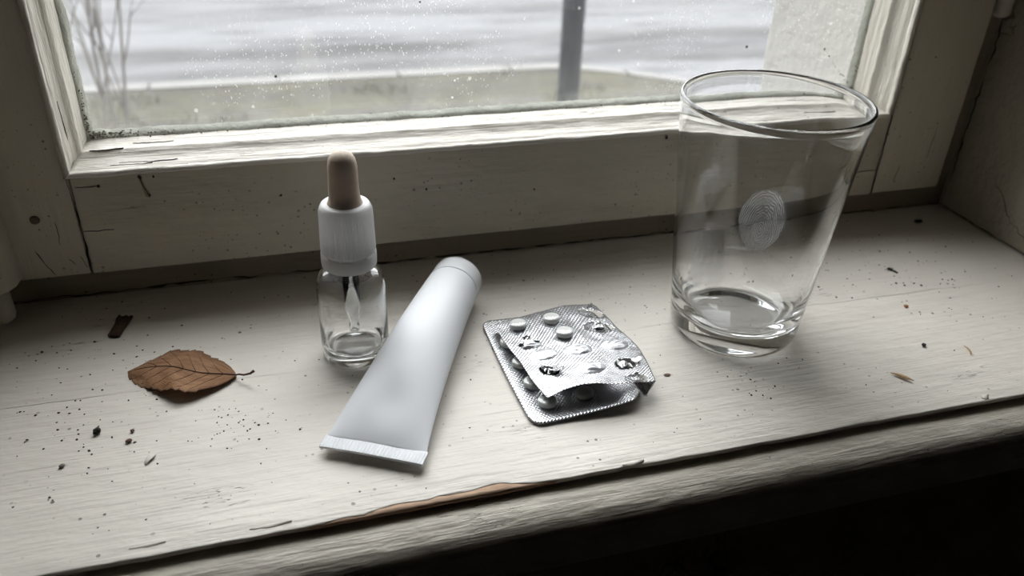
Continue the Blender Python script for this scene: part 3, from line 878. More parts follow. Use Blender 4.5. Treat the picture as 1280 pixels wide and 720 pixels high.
# ribbed cap
nr = 54
def ribs(k, r, a):
    if k in (3, 4, 5, 6): return r + 0.00034 * math.cos(nr * a)
    return r
bcap = lathe('cap', [(0.0094, 0.0592), (0.0124, 0.0592), (0.0127, 0.0596), (0.01265, 0.0608), (0.0125, 0.066), (0.0123, 0.074), (0.0121, 0.0802), (0.0118, 0.0818), (0.0112, 0.0830), (0.0103, 0.0836), (0.0080, 0.0836), (0.0072, 0.0830), (0.0060, 0.0830), (0.0060, 0.062), (0.0094, 0.0612)],
      M_white, bot, nr * 6, closed=True, rfun=ribs)
# little bridges between cap and tamper ring
for k in range(12):
    a = 2 * math.pi * k / 12 + 0.1
    o = boxes_mesh('bridge', [(-0.0005, 0.0005, -0.0003, 0.0003, 0.0583, 0.0597)], M_white, bcap)
    for vtx in o.data.vertices:
        vtx.co = Matrix.Rotation(a, 3, 'Z') @ (vtx.co + Vector((0.0124, 0, 0)))
# rubber bulb
lathe('rubber_bulb', [(0.0, 0.0826), (0.0080, 0.0826), (0.0081, 0.0836), (0.0076, 0.0848), (0.0072, 0.0865), (0.00695, 0.089), (0.00680, 0.094), (0.00670, 0.100), (0.00655, 0.1025), (0.0060, 0.1050), (0.0050, 0.1068), (0.0036, 0.1080), (0.0018, 0.10865), (0, 0.10885)], M_rubber, bot, 64)
# glass pipette
po = [(0.0038, 0.064), (0.0038, 0.0300), (0.0037, 0.0245), (0.0030, 0.0225), (0.0022, 0.0205), (0.0019, 0.0190), (0.0024, 0.0172), (0.0027, 0.0155), (0.0025, 0.0138), (0.0018, 0.0128)]
pi_ = [(0.0013, 0.0130), (0.0020, 0.0143), (0.0022, 0.0157), (0.0015, 0.0188), (0.0018, 0.0206), (0.0026, 0.0227), (0.0033, 0.0247), (0.0035, 0.0300), (0.0035, 0.064)]
lathe('pipette', po + pi_, M_bglass, bot, 48, closed=True)

# ------------------------------------------------------------------ squeeze tube lying on the sill
M_tube = simple('tube_plastic', (0.80, 0.82, 0.855), 0.45, spec=0.30, bump=(26, 0.00025))
M_tcap = simple('tube_cap_plastic', (0.86, 0.875, 0.90), 0.26, spec=0.5)
A0 = Vector((0.02445, 0.27035, 0.0)); AX = Vector((0.06594, 0.12084, 0)); LEN = AX.length
ang = math.atan2(AX.y, AX.x)
tb = empty('squeeze_tube', (A0.x, A0.y, 0.0), ang); tag(tb, 'plain white plastic squeeze tube lying flat with ribbed crimped end', 'tube')
RC = 0.0138
LB, LC = LEN - 0.0135, LEN        # body end, cap end
def tsec(x):
    """half width, half height, centre height at distance x from the crimp."""
    t = max(0.0, min(1.0, (x - 0.0065) / (LB - 0.0065)))
    hw = 0.0228 + (0.0141 - 0.0228) * (t ** 0.80)
    e = 1 - (1 - t) ** 2.3
    hh = 0.0006 + (0.0141 - 0.0006) * (e ** 0.80)
    cz = 0.0045 + (0.0142 - 0.0045) * (e ** 0.85)
    cz = max(cz, hh + 0.0002)
    return hw, hh, cz, t
vv, ff = [], []
nx, ns = 70, 64
for i in range(nx + 1):
    x = 0.006 + (LB - 0.006) * i / nx
    hw, hh, cz, t = tsec(x)
    ex = 1.0 + 0.55 * (1 - t) ** 2          # lens shaped section towards the crimp
    sag = 0.0
    for k in range(ns):
        a = 2 * math.pi * k / ns
        c, s = math.cos(a), math.sin(a)
        y = hw * (abs(c) ** 0.95) * (1 if c >= 0 else -1)
        z = hh * (abs(s) ** ex) * (1 if s >= 0 else -1)
        dent = 0.0
        if s > 0:   # soft pressed hollow near the crimp and faint facets
            dent = -0.0016 * math.exp(-((x - 0.026) / 0.012) ** 2) * math.exp(-(y / 0.008) ** 2) + 0.0005 * wob(x, 30, y * 60) * math.sin(math.pi * t)
        zz = max(cz + z + dent, 0.00025)
        vv.append((x, y, zz))
for i in range(nx):
    for k in range(ns): ff.append((i * ns + k, i * ns + (k + 1) % ns, (i + 1) * ns + (k + 1) % ns, (i + 1) * ns + k))
last = nx * ns
k0 = len(vv)                                # rolled shoulder under the cap
for (dx, sc) in ((0.0006, 0.985), (0.0009, 0.955), (0.0009, 0.80)):
    for k in range(ns):
        bx, by, bz = vv[last + k]; czz = 0.0142
        vv.append((bx + dx, by * sc, czz + (bz - czz) * sc))
prev = last
for q in range(3):
    cur = k0 + q * ns
    for k in range(ns): ff.append((prev + k, prev + (k + 1) % ns, cur + (k + 1) % ns, cur + k))
    prev = cur
ff.append(tuple(range(ns))); ff.append(tuple(prev + k for k in range(ns)))
o = mesh('tube_body', vv, ff, M_tube, tb, True); fix(o)
for p in o.data.polygons: p.use_smooth = True
# crimp with pressed ribs
vv, ff = [], []
nr2 = 31; per = 6; n = nr2 * per
for i in range(n + 1):
    y = -0.0232 + 0.0464 * i / n
    rb_ = 0.00032 * (0.5 + 0.5 * math.cos(2 * math.pi * i / per))
    bow = 0.0010 * (1 - (y / 0.0232) ** 2)
    zc = 0.0044 + 0.0003 * wob(y, 60) + bow * 0.4
    h = 0.00055
    vv += [(0.0, y, zc - h), (0.0, y, zc + h + rb_ * 0.4), (0.0006, y, zc + h + rb_), (0.0058, y, zc + h + rb_), (0.0064, y, zc + h + 0.0002), (0.0076, y, zc + h + 0.0001), (0.0076, y, zc - h)]
m = 7
for i in range(n):
    for k in range(m): ff.append((i * m + k, (i + 1) * m + k, (i + 1) * m + (k + 1) % m, i * m + (k + 1) % m))
ff += [tuple(range(m)), tuple(n * m + k for k in range(m))]
o = mesh('crimp', vv, ff, M_tube, tb, True); fix(o); sharpen(o, 40)
# cap
cp = lathe('cap', [(0.0, 0.0006), (0.0134, 0.0006), (0.0140, 0.0009), (0.0141, 0.0014), (0.01385, 0.0110), (0.0136, 0.0124), (0.0128, 0.0132), (0.0118, 0.0134), (0.0, 0.0134)], M_tcap, tb, 96)
for vtx in cp.data.vertices:
    c = vtx.co.copy(); vtx.co = Vector((LB + 0.0008 + c.z, c.y, 0.0142 + c.x))
sharpen(cp, 50)

# ------------------------------------------------------------------ blister packs
def cr(a, b, c, d, t): return 0.5 * ((2 * b) + (c - a) * t + (2 * a - 5 * b + 4 * c - d) * t * t + (3 * b - a - 3 * c + d) * t ** 3)
def spl(P, t):
    n = len(P) - 1; x = min(max(t, 0.0), 1.0) * n; i = min(int(x), n - 1); f = x - i
    g = lambda k: P[k] if 0 <= k <= n else (2 * P[0] - P[1] if k < 0 else 2 * P[n] - P[n - 1])
    return cr(g(i - 1), g(i), g(i + 1), g(i + 2), f)
def surf(L, s, t): return spl([spl(r, s) for r in L], t)
def V3(L): return [[Vector(p) for p in r] for r in L]
UPPER = V3([[(0.1015, 0.3538, 0.0058), (0.1200, 0.3578, 0.0062), (0.1429, 0.3620, 0.0064), (0.1607, 0.3604, 0.0058)],
            [(0.1019, 0.3336, 0.0072), (0.1209, 0.3342, 0.0080), (0.1416, 0.3359, 0.0082), (0.1637, 0.3345, 0.0069)],
            [(0.1040, 0.3152, 0.0085), (0.1232, 0.3146, 0.0095), (0.1437, 0.3139, 0.0095), (0.1661, 0.3158, 0.0080)],
            [(0.1049, 0.2984, 0.0095), (0.1227, 0.2958, 0.0115), (0.1433, 0.2961, 0.0117), (0.1642, 0.2992, 0.0100)],
            [(0.1080, 0.2847, 0.0085), (0.1226, 0.2849, 0.0135), (0.1416, 0.2823, 0.0128), (0.1620, 0.2832, 0.0100)]])
LOWER = V3([[(0.0969, 0.3646, 0.0016), (0.1181, 0.3644, 0.0010), (0.1396, 0.3638, 0.0008), (0.1598, 0.3633, 0.0008)],
            [(0.0967, 0.3391, 0.0020), (0.1193, 0.3392, 0.0014), (0.1426, 0.3398, 0.0014), (0.1631, 0.3396, 0.0016)],
            [(0.0970, 0.3074, 0.0022), (0.1188, 0.3089, 0.0018), (0.1424, 0.3102, 0.0024), (0.1627, 0.3102, 0.0036)],
            [(0.0984, 0.2755, 0.0018), (0.1163, 0.2761, 0.0024), (0.1339, 0.2761, 0.0044), (0.1517, 0.2768, 0.0068)]])
def foil(name, perfs=None, rough=0.30):
    N = NT(name)
    h = None
    for rot in (0.0, math.pi / 2):
        wv = N.n('ShaderNodeTexWave', {'wave_type': 'BANDS', 'bands_direction': 'DIAGONAL'})
        N.t.links.new(N.coords('UV', (1, 1, 1), rot=(0, 0, rot)), wv.inputs['Vector'])
        wv.inputs['Scale'].default_value = 300.0
        f = wv.outputs['Fac'] if rot == 0 else N.math('MULTIPLY', wv.outputs['Fac'], 0.35)
        h = f if h is None else N.math('ADD', h, f)
    lg = N.noise(N.coords('UV'), 60, 4)
    nrm = N.bump(lg, 0.0005, 0.5)
    nrm = N.bump(h, 0.00015, 1.0, nrm)
    col = (0.60, 0.61, 0.635)
    if perfs:
        uvv = N.n('ShaderNodeSeparateXYZ'); N.t.links.new(N.coords('UV'), uvv.inputs[0])
        acc = None
        for (ax_, val) in perfs:
            d = N.math('ABSOLUTE', N.math('SUBTRACT', uvv.outputs[ax_], val))
            l = N.math('LESS_THAN', d, 0.00014)
            dash = N.math('GREATER_THAN', N.math('FRACT', N.math('MULTIPLY', uvv.outputs[1 - ax_], 900.0)), 0.3)
            l = N.math('MULTIPLY', l, dash)
            acc = l if acc is None else N.math('MAXIMUM', acc, l)
        col = N.mix(N.math('MULTIPLY', acc, 0.7), col, (0.25, 0.25, 0.26))
    return N.done(N.principled(col, rough, 0.85, nrm, 0.5))
PW, PH = 0.0610, 0.0760
M_foil_up = foil('embossed_foil_upper', rough=0.27, perfs=[(0, PW * 0.355), (0, PW * 0.665), (1, PH * 0.215), (1, PH * 0.385), (1, PH * 0.58)])
M_foil_lo = foil('embossed_foil_lower', None, 0.25)
M_foil_plain = simple('bright_foil', (0.72, 0.73, 0.74), 0.22, 0.9, bump=(500, 0.0008))
M_satin = simple('pressed_foil', (0.56, 0.57, 0.59), 0.42, 0.75, bump=(160, 0.0008))
M_under = simple('pack_underside', (0.30, 0.30, 0.31), 0.35, 0.6)
M_bubble = thin_clear('clear_bubble', (0.96, 0.97, 0.97), 1.45, 0.08, 0.04)
M_pill = simple('white_pill', (0.82, 0.82, 0.80), 0.55, spec=0.3, bump=(900, 0.0001))

def sheet(name, L, mat, parent, org, W, H, ns_=96, nt=120, rc=0.08, holes=(), bumps=(), thick=0.0003, crumple=0.0, seed=0.0):
    vv, ff, uu, keep = [], [], [], []
    asp = H / W
    for j in range(nt + 1):
        for i in range(ns_ + 1):
            s, t = i / ns_, j / nt
            # rounded corners
            cs, ct = rc, rc / asp
            ds = cs - s if s < cs else (s - (1 - cs) if s > 1 - cs else 0)
            dt = ct - t if t < ct else (t - (1 - ct) if t > 1 - ct else 0)
            if ds > 0 and dt > 0:
                a, b = ds / cs, dt / ct
                mlen = math.hypot(a, b); k = max(a, b) / mlen
                na, nb = a * k, b * k
                s = (cs - na * cs) if s < cs else (1 - cs + na * cs)
                t = (ct - nb * ct) if t < ct else (1 - ct + nb * ct)
            p = surf(L, s, t)
            z = p.z
            for (hs, ht, r, amp) in bumps:
                d = math.hypot((s - hs) * W, (t - ht) * H) / r
                if d < 1: z += amp * (1 - d * d) ** 2
            if crumple: z += crumple * (noise.noise(Vector((s * 5, t * 6, seed))) + 0.5 * noise.noise(Vector((s * 13, t * 15, seed))))
            vv.append((p.x, p.y, z)); uu.append((s * W, t * H)); keep.append((s, t))
    for j in range(nt):
        for i in range(ns_):
            q = (j * (ns_ + 1) + i, (j + 1) * (ns_ + 1) + i, (j + 1) * (ns_ + 1) + i + 1, j * (ns_ + 1) + i + 1)
            s = sum(keep[k][0] for k in q) / 4; t = sum(keep[k][1] for k in q) / 4
            cut = False
            for (hs, ht, ra, rb2, rot) in holes:
                dx, dy = (s - hs) * W, (t - ht) * H
                u_, v_ = dx * math.cos(rot) + dy * math.sin(rot), -dx * math.sin(rot) + dy * math.cos(rot)
                if (u_ / ra) ** 2 + (v_ / rb2) ** 2 < 1 + 0.35 * noise.noise(Vector((dx * 900, dy * 900, hs))): cut = True
            if not cut: ff.append(q)
    o = mesh(name, vv, ff, mat, parent, True, uu, origin=org)
    o.data.materials.append(M_under)
    md = o.modifiers.new('thick', 'SOLIDIFY'); md.thickness = thick; md.offset = -1
    md.material_offset = 1; md.material_offset_rim = 0
    return o
def frame_at(L, s, t):
    e = 0.01
    p = surf(L, s, t); ds = (surf(L, min(1, s + e), t) - surf(L, max(0, s - e), t)).normalized()
    dt = (surf(L, s, max(0, t - e)) - surf(L, s, min(1, t + e))).normalized()
    n = ds.cross(dt).normalized()
    return p, ds, n.cross(ds).normalized(), n
def seat(o, L, s, t, org, lift=0.0, spin=0.0):
    p, a, b, n = frame_at(L, s, t)
    R = Matrix((a, b, n)).transposed()
    o.matrix_local = Matrix.Translation(p + n * lift - Vector(org)) @ R.to_4x4() @ Matrix.Rotation(spin, 4, 'Z')
PR = 0.0044
pill_prof = [(0, 0.0), (0.0037, 0.0), (PR, 0.0006), (PR, 0.0022), (0.0041, 0.0027), (0.0033, 0.0031), (0.0016, 0.0033), (0, 0.00335)]
bub_prof = [(0.0066, 0.0), (0.0061, 0.0004), (0.0058, 0.0022), (0.0052, 0.0033), (0.0036, 0.0038), (0.0018, 0.0040), (0, 0.0040)]
def pocket(pk, L, s, t, org, first=[None, None]):
    """A clear bubble (part) with its pill (sub-part)."""
    if first[0] is None:
        b = lathe('bubble', bub_prof, M_bubble, pk, 32); a = lathe('pill', pill_prof, M_pill, b, 32)
        first[0], first[1] = a, b
    else:
        a, b = first[0].copy(), first[1].copy()
        COL.objects.link(a); COL.objects.link(b); b.parent = pk; a.parent = b
    seat(b, L, s, t, org, 0.0001)
    a.location = (0, 0, 0.0003)
# lower pack
LO_O = Vector((0.130, 0.320, 0.0))
lo = empty('blister_pack', LO_O); tag(lo, 'embossed silver blister pack lying flat under the crumpled one', 'blister pack', 'blister packs')
sheet('foil_sheet', LOWER, M_foil_lo, lo, LO_O, 0.066, 0.089, rc=0.10, ns_=48, nt=64, thick=0.0004)
for (s, t) in ((0.125, 0.33), (0.14, 0.535), (0.155, 0.715), (0.20, 0.875), (0.515, 0.875)):
    pocket(lo, LOWER, s, t, LO_O)
# upper pack
UP_O = Vector((0.133, 0.320, 0.0))
up = empty('blister_pack', UP_O); tag(up, 'crumpled silver blister pack with torn open pockets lying on top', 'blister pack', 'blister packs')
holes = [(0.875, 0.095, 0.0066, 0.0034, 0.2), (0.850, 0.240, 0.0068, 0.0042, 0.1), (0.19, 0.300, 0.0060, 0.0022, -0.1), (0.19, 0.665, 0.0056, 0.0042, 0.9), (0.82, 0.735, 0.0058, 0.0060, 0.3), (0.845, 0.945, 0.0060, 0.0038, 0.1)]
sheet('foil_sheet', UPPER, M_foil_up, up, UP_O, PW, PH, rc=0.03, holes=holes, thick=0.0002, crumple=0.0004, seed=2.0)
for (s, t) in ((0.20, 0.105), (0.50, 0.125), (0.525, 0.290)):
    pocket(up, UPPER, s, t, UP_O)
# emptied, pressed-in bubbles
def crushed(s, t, rx, ry, h, seed):
    vv, ff = [], []
    nr_, na = 12, 40
    for j in range(nr_ + 1):
        r = j / nr_
        for i in range(na):
            a = 2 * math.pi * i / na
            x, y = rx * r * math.cos(a), ry * r * math.sin(a)
            z = h * (1 - r ** 3)
            fold = abs(noise.noise(Vector((x * 130 + seed * 3, y * 480, seed)))) + 0.25 * noise.noise(Vector((x * 300, y * 300, seed)))
            z = z * (0.45 + 1.5 * fold) - 0.0006 * r ** 4
            vv.append((x, y, z))
    for j in range(nr_):
        for i in range(na): ff.append((j * na + i, (j + 1) * na + i, (j + 1) * na + (i + 1) % na, j * na + (i + 1) % na))
    o = mesh('crushed_bubble', vv, ff, M_satin, up, True); fix(o)
    for p in o.data.polygons: p.use_smooth = True
    seat(o, UPPER, s, t, UP_O, 0.0005)
for k, (s, t) in enumerate(((0.225, 0.462), (0.525, 0.462), (0.835, 0.462), (0.525, 0.700))):
    crushed(s, t, 0.0078, 0.0054, 0.0010, 3.1 + k * 1.7)
crushed(0.19, 0.345, 0.0055, 0.0026, 0.0012, 12.0)
# torn foil flaps around the burst pockets
def flap(s, t, size, spin, curl, seed, rise=0.0004):
    vv, ff = [], []
    n = 9
    for j in range(n + 1):
        v_ = j / n
        for i in range(n + 1):
            u_ = i / n - 0.5
            wdt = size * (1.0 - 0.35 * v_) * (1 + 0.25 * wob(v_, 4, seed))
            x = u_ * wdt + 0.0006 * wob(v_ + seed, 6)
            th = curl * v_
            y = size * 0.9 * (math.sin(th) / max(curl, 0.01)) if curl > 0.05 else size * 0.9 * v_
            z = rise + size * 0.9 * ((1 - math.cos(th)) / max(curl, 0.01)) if curl > 0.05 else rise
            z += 0.0007 * noise.noise(Vector((u_ * 4, v_ * 4, seed))) * (0.4 + v_)
            y += 0.0009 * noise.noise(Vector((u_ * 6, seed, v_))) * v_
            vv.append((x, y, z))
    for j in range(n):
        for i in range(n): ff.append((j * (n + 1) + i, j * (n + 1) + i + 1, (j + 1) * (n + 1) + i + 1, (j + 1) * (n + 1) + i))
    o = mesh('torn_flap', vv, ff, M_foil_plain, up, True)
    md = o.modifiers.new('thick', 'SOLIDIFY'); md.thickness = 0.00008
    seat(o, UPPER, s, t, UP_O, 0.0002, spin)
flap(0.90, 0.075, 0.0048, 0.3, 1.5, 1.0); flap(0.86, 0.095, 0.0040, 2.9, 0.9, 2.0, -0.0004)
flap(0.85, 0.222, 0.0070, 3.2, 0.9, 3.0, -0.0006); flap(0.85, 0.272, 0.0066, 0.1, 0.7, 4.0, -0.0004)
flap(0.19, 0.316, 0.0060, 0.1, 1.0, 5.0)
flap(0.235, 0.640, 0.0075, 3.5, 0.5, 6.0, 0.0010); flap(0.165, 0.66, 0.0034, 1.2, 1.6, 7.0); flap(0.20, 0.70, 0.0040, 0.2, 1.2, 7.5, -0.0003)
flap(0.80, 0.775, 0.0062, 0.4, 0.5, 8.0, 0.0004); flap(0.875, 0.705, 0.0055, -2.2, 0.6, 9.0, 0.0004); flap(0.86, 0.76, 0.0045, 1.4, 1.0, 10.0, -0.0004)
flap(0.845, 0.925, 0.0058, 3.0, 0.8, 11.0, -0.0004); flap(0.87, 0.965, 0.0042, 0.4, 0.9, 12.0)
# folded-down corner of the upper pack
c0 = surf(UPPER, 1.0, 1.0); c1 = surf(UPPER, 0.80, 0.995)
vv = []; ff = []
tip = Vector((0.1545, 0.2795, 0.0050))
n = 8
for j in range(n + 1):
    for i in range(n + 1):
        a = c1.lerp(c0, i / n); b = tip + Vector((0.0012 * (i / n), 0, 0.0))
        p = a.lerp(b, j / n); p.z += 0.0005 * noise.noise(p * 300); vv.append(p)
for j in range(n):
    for i in range(n): ff.append((j * (n + 1) + i, j * (n + 1) + i + 1, (j + 1) * (n + 1) + i + 1, (j + 1) * (n + 1) + i))
o = mesh('folded_corner', vv, ff, M_foil_up, up, True, [(v_[0] * 1.0, v_[1] * 1.0) for v_ in vv], origin=UP_O); o.modifiers.new('thick', 'SOLIDIFY').thickness = 0.0002

# ------------------------------------------------------------------ dry leaf
N = NT('dry_leaf')
uv = N.coords('UV')
ln = N.noise(N.coords('UV', (3, 3, 1)), 1.5, 6, 0.6); lf = N.noise(N.coords('UV', (30, 30, 1)), 1.0, 4)
lc = N.mix(N.ramp(ln, 0.30, 0.70), (0.27, 0.125, 0.055), (0.54, 0.32, 0.18))
lc = N.mix(N.math('MULTIPLY', lf, 0.35), lc, (0.14, 0.065, 0.03))
lu = N.n('ShaderNodeSeparateXYZ'); N.t.links.new(uv, lu.inputs[0])
ed = N.ramp(N.math('ABSOLUTE', lu.outputs[1]), 0.80, 1.0)
lc = N.mix(N.math('MULTIPLY', ed, 0.65), lc, (0.10, 0.045, 0.022))
pl = N.principled(lc, 0.6, 0, N.bump(lf, 0.0006), 0.3)
tl = N.n('ShaderNodeBsdfTranslucent'); N.set(tl, 'Color', lc)
mxs = N.n('ShaderNodeMixShader'); N.set(mxs, '0', 0.18); N.t.links.new(pl.outputs[0], mxs.inputs[1]); N.t.links.new(tl.outputs[0], mxs.inputs[2])
M_leaf = N.done(mxs)
M_vein = simple('leaf_vein', (0.085, 0.038, 0.018), 0.7)
LB0 = Vector((-0.0300, 0.3450, 0.0)); LT0 = Vector((-0.0805, 0.3625, 0.0))
lax = (LT0 - LB0); LLEN = lax.length
leaf = empty('dry_leaf', LB0, math.atan2(lax.y, lax.x)); tag(leaf, 'dry curled brown leaf with toothed edge and long stalk', 'leaf')
def leaf_w(u, side):
    w_ = 0.0158 * (math.sin(math.pi * min(1, u) ** 0.86) ** 0.78 if 0 < u < 1 else 0.0)
    teeth = 0.0013 * ((-u * 13) % 1.0) * (1 if u > 0.22 else 0.3)
    return (w_ + teeth * (1 if 0.02 < u < 0.98 else 0)) * (1.12 if side > 0 else 0.90)
def leaf_pt(u, v):
    """u from the stalk to the tip; v in -1..1, +1 towards the room (the axis runs from right to left)."""
    side = 1 if v > 0 else -1
    y = v * leaf_w(u, side)
    bend = 0.0022 * math.sin(2.2 * math.pi * u) * math.sin(math.pi * u)
    z = 0.0022 + 0.0016 * math.sin(math.pi * u)
    if v > 0:      # edge towards the room: arched up near the stalk, down near the tip
        z += v * v * (0.0028 * math.exp(-((u - 0.36) / 0.16) ** 2) - 0.0040 * math.exp(-((u - 0.80) / 0.17) ** 2))
    else:
        z += v * v * (0.0022 * math.sin(math.pi * u) - 0.0016) 
    z += -0.0016 * math.exp(-((u - 1.0) / 0.10) ** 2)
    z += 0.0007 * math.sin(u * 24 + abs(v) * 4.0) * abs(v) * math.sin(math.pi * u)
    return Vector((u * LLEN, y + bend, max(0.0005, z)))
vv, ff, uu = [], [], []
nu, nv = 150, 28
for i in range(nu + 1):
    u = i / nu
    for j in range(nv + 1):
        v_ = -1 + 2 * j / nv
        vv.append(leaf_pt(u, v_)); uu.append((u, v_))
for i in range(nu):
    for j in range(nv): ff.append((i * (nv + 1) + j, (i + 1) * (nv + 1) + j, (i + 1) * (nv + 1) + j + 1, i * (nv + 1) + j + 1))
o = mesh('blade', vv, ff, M_leaf, leaf, True, uu); o.modifiers.new('thick', 'SOLIDIFY').thickness = 0.00018
stalk = [Vector((-0.0102, 0.0028, 0.0075)), Vector((-0.0085, 0.0032, 0.0062)), Vector((-0.0050, 0.0026, 0.0046)), Vector((-0.0020, 0.0010, 0.0036))]
mid = [leaf_pt(u, 0.0) + Vector((0, 0, 0.00015)) for u in [k / 14 for k in range(0, 14)]]
rib = tube('midrib', stalk + mid, [0.00075, 0.00055, 0.00048, 0.00046] + [0.00042 - 0.00026 * k / 14 for k in range(14)], M_vein, leaf, 8)
for k in range(6):
    u0 = 0.10 + 0.125 * k
    for side in (-1, 1):
        pts = [leaf_pt(min(0.985, u0 + 0.20 * q), side * 0.86 * q) + Vector((0, 0, 0.00008)) for q in (0, 0.2, 0.4, 0.6, 0.8, 1.0)]
        tube('vein', pts, [0.00017, 0.00015, 0.00013, 0.00011, 0.0001, 0.00007], M_vein, rib, 5)

# ------------------------------------------------------------------ debris on the sill
def rock(name, x, y, r, mat, label, cat, squash=0.7, stretch=1.0, spin=0.0, seed=0):
    bm = bmesh.new(); bmesh.ops.create_icosphere(bm, subdivisions=2, radius=1.0)
    for vtx in bm.verts:
        k = 1 + 0.38 * noise.noise(vtx.co * 1.7 + Vector((seed, seed * 2, 0)))
        c = vtx.co * k
        vtx.co = Vector((c.x * r * stretch, c.y * r, c.z * r * squash))
    zmin = min(vtx.co.z for vtx in bm.verts)
    for vtx in bm.verts: vtx.co.z -= zmin
    me = bpy.data.meshes.new(name); bm.to_mesh(me); bm.free()
    o = link(name, me, mat); o.location = (x, y, 0.0001); o.rotation_euler = (0, 0, spin)
    tag(o, label, cat); return o
M_brownc = simple('brown_crumb', (0.15, 0.085, 0.06), 0.85, bump=(800, 0.0004), var=(500, 0.4))
M_greyc = simple('grey_crumb', (0.20, 0.18, 0.16), 0.85, bump=(800, 0.0004), var=(500, 0.4))
rock('soil_crumb', -0.0887, 0.3185, 0.0017, M_dark, 'black lump of soil on the sill below the dry leaf', 'crumb', 0.85, 1.0, 0.4, 1)
rock('wood_crumb', -0.0742, 0.3160, 0.0009, M_brownc, 'tiny roundish brown crumb beside a longer one near black soil lump', 'crumb', 0.8, 1.0, 0.9, 2)['group'] = 'brown crumbs'
rock('wood_crumb', -0.0750, 0.3093, 0.0010, M_brownc, 'tiny longish brown crumb beside a rounder one near black soil lump', 'crumb', 0.8, 1.5, 0.2, 3)['group'] = 'brown crumbs'
rock('grit', -0.1000, 0.2995, 0.0010, M_greyc, 'small grey grit grain alone on the bare paint', 'grit', 0.7, 1.2, 0.0, 4)
rock('wood_chip', 0.1759, 0.2976, 0.0010, M_brownc, 'small flat brown chip beside the blister packs', 'chip', 0.4, 1.9, -0.1, 5)
rock('wood_chip', 0.3400, 0.3250, 0.0012, simple('rust_chip', (0.30, 0.13, 0.05), 0.7), 'small rust orange chip beyond the drinking glass', 'chip', 0.5, 1.4, 0.9, 6)
rock('dark_chip', 0.4242, 0.4183, 0.0022, M_dark, 'flat black chip lying in the back corner of the sill', 'chip', 0.35, 1.6, 0.2, 7)
rock('dark_chip', 0.3228, 0.2889, 0.0012, M_dark, 'small black three sided crumb near the straw-coloured husk', 'chip', 0.6, 1.2, 0.6, 8)
# dead insect: body and tail
ins = empty('dead_fly', (0.3591, 0.3643, 0.0)); tag(ins, 'tiny dead black fly lying on the back board of the sill', 'fly')
def seg_lump(name, x, y, z, rx, ry, rz_, spin, parent, mat):
    bm = bmesh.new(); bmesh.ops.create_icosphere(bm, subdivisions=2, radius=1.0)
    for vtx in bm.verts: vtx.co = Vector((vtx.co.x * rx, vtx.co.y * ry, vtx.co.z * rz_))
    me = bpy.data.meshes.new(name); bm.to_mesh(me); bm.free()
    o = link(name, me, mat, parent, True); o.location = (x, y, z); o.rotation_euler = (0, 0, spin); return o
seg_lump('thorax', 0, 0, 0.0009, 0.0018, 0.0011, 0.0009, -0.9, ins, M_dark)
seg_lump('abdomen', 0.0016, -0.0030, 0.0006, 0.0022, 0.0007, 0.0006, -1.3, ins, M_dark)
tube('leg', [(0.0005, -0.001, 0.0006), (0.0022, -0.0012, 0.0011), (0.0032, -0.0022, 0.0001)], 0.00009, M_dark, ins, 5)
tube('leg', [(-0.0005, 0.0008, 0.0006), (-0.0020, 0.0004, 0.0011), (-0.0030, 0.0010, 0.0001)], 0.00009, M_dark, ins, 5)
# bark chip: layered, ragged
M_bark = simple('bark', (0.060, 0.034, 0.020), 0.85, bump=(300, 0.0012), var=(120, 0.5))
vv, ff = [], []
outl = [(-0.0052, -0.0092), (-0.0030, -0.0099), (0.0004, -0.0106), (0.0012, -0.0082), (0.0020, -0.0040), (0.0034, -0.0002), (0.0042, 0.0030), (0.0056, 0.0066), (0.0038, 0.0064), (0.0026, 0.0082), (0.0006, 0.0072), (-0.0016, 0.0098), (-0.0028, 0.0060), (-0.0030, 0.0010), (-0.0040, -0.0040)]
m = len(outl)
for (z, sc) in ((0.0003, 0.96), (0.0010, 1.0), (0.0018, 0.98), (0.0024, 0.86)):
    for k, (x, y) in enumerate(outl): vv.append((x * sc, y * sc, z + 0.0005 * wob(k, 0.7, z * 900) + 0.10 * max(0, x)))
for q in range(3):
    for k in range(m): ff.append((q * m + k, q * m + (k + 1) % m, (q + 1) * m + (k + 1) % m, (q + 1) * m + k))
ff += [tuple(range(m))[::-1], tuple(3 * m + k for k in range(m))]
o = mesh('bark_chip', vv, ff, M_bark); o.location = (-0.0876, 0.4046, 0.0001); tag(o, 'dark brown bark chip lying behind the dry leaf', 'bark chip')
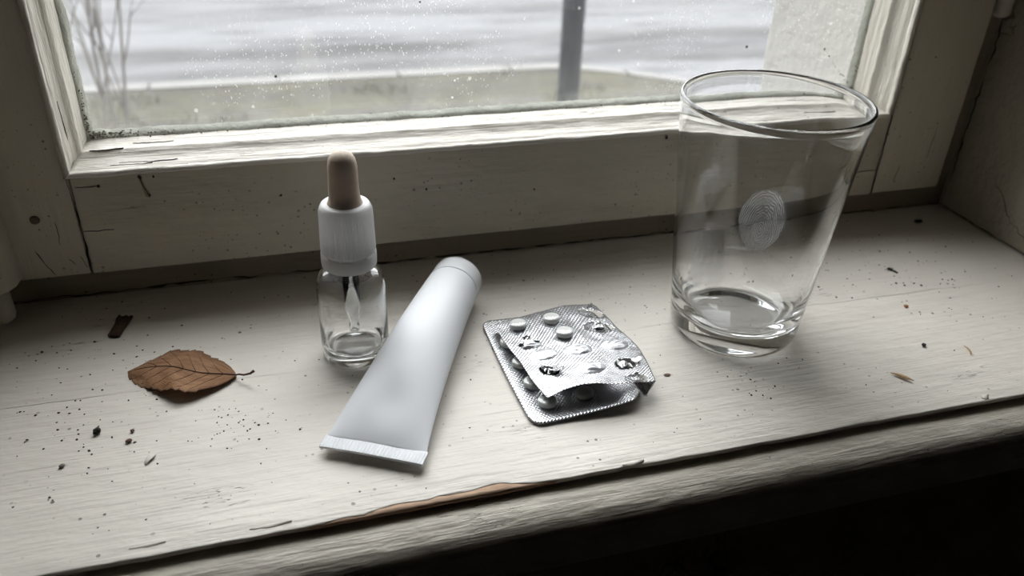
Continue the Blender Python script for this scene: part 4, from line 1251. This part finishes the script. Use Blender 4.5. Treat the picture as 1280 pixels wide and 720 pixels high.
# seed husks / straw slivers
M_straw = simple('straw', (0.42, 0.28, 0.13), 0.6, var=(200, 0.3))
def sliver(name, x, y, ln_, wd, spin, bend, label):
    pts = [(ln_ * (k / 8 - 0.5), bend * (1 - (2 * k / 8 - 1) ** 2), 0.0007 + 0.0006 * (k / 8)) for k in range(9)]
    o = tube(name, pts, [max(0.0001, wd * math.sin(math.pi * (0.04 + 0.92 * k / 8)) ** 0.8) for k in range(9)], M_straw, None, 8, True, 0.5)
    o.location = (x, y, 0.0001); o.rotation_euler = (0, 0, spin); tag(o, label, 'husk'); return o
sliver('seed_husk', 0.2917, 0.2672, 0.0115, 0.0011, -0.95, 0.0006, 'pointed straw-coloured husk lying near the front edge of sill')
sliver('straw_curl', 0.3420, 0.2790, 0.0075, 0.0006, 1.35, -0.0014, 'thin curled tan straw close to the reveal')
# clear flake
M_flake = simple('pale_flake', (0.62, 0.59, 0.53), 0.4, var=(300, 0.2))
vv = [(0.0012 * math.cos(a) * (1 + 0.2 * math.sin(3 * a)), 0.0036 * math.sin(a), 0.0010 + 0.0006 * math.cos(2 * a)) for a in [k * math.pi / 8 for k in range(16)]] + [(0, 0, 0.0003)]
o = mesh('paint_scale', vv, [(k, (k + 1) % 16, 16) for k in range(16)], M_flake, None, True); o.location = (-0.0655, 0.2955, 0.0); o.rotation_euler = (0, 0, -0.5)
o.modifiers.new('thick', 'SOLIDIFY').thickness = 0.0002
tag(o, 'thin pale curled paint scale lying on the front board', 'paint scale')
# uncountable fine dirt
its = []
def speck(x, y, r): its.append((x, y, r * 0.25, r))
for _ in range(46): speck(random.gauss(-0.027, 0.011), random.gauss(0.309, 0.008), random.uniform(0.00020, 0.00070))
for _ in range(130): speck(random.gauss(-0.095, 0.022), random.gauss(0.352, 0.032), random.uniform(0.00016, 0.0008))
for _ in range(130): speck(random.uniform(-0.12, 0.44), random.uniform(0.34, 0.437), random.uniform(0.00018, 0.0007))
for _ in range(220): speck(random.uniform(-0.12, 0.44), random.uniform(0.25, 0.43), random.uniform(0.00012, 0.00055))
for _ in range(70): speck(random.gauss(0.36, 0.04), random.gauss(0.37, 0.03), random.uniform(0.00020, 0.0009))
for _ in range(18): speck(random.gauss(0.22, 0.012), random.gauss(0.283, 0.008), random.uniform(0.0002, 0.0007))
its = [i_ for i_ in its if 0.248 < i_[1] < 0.438 and i_[0] < 0.455]
o = lumps('dirt_specks', its, M_dark, None, (0, 0, 0), 0.5); tag(o, 'scattered fine black dirt specks on the painted sill', 'dirt', kind='stuff')

bpy.context.view_layer.update()
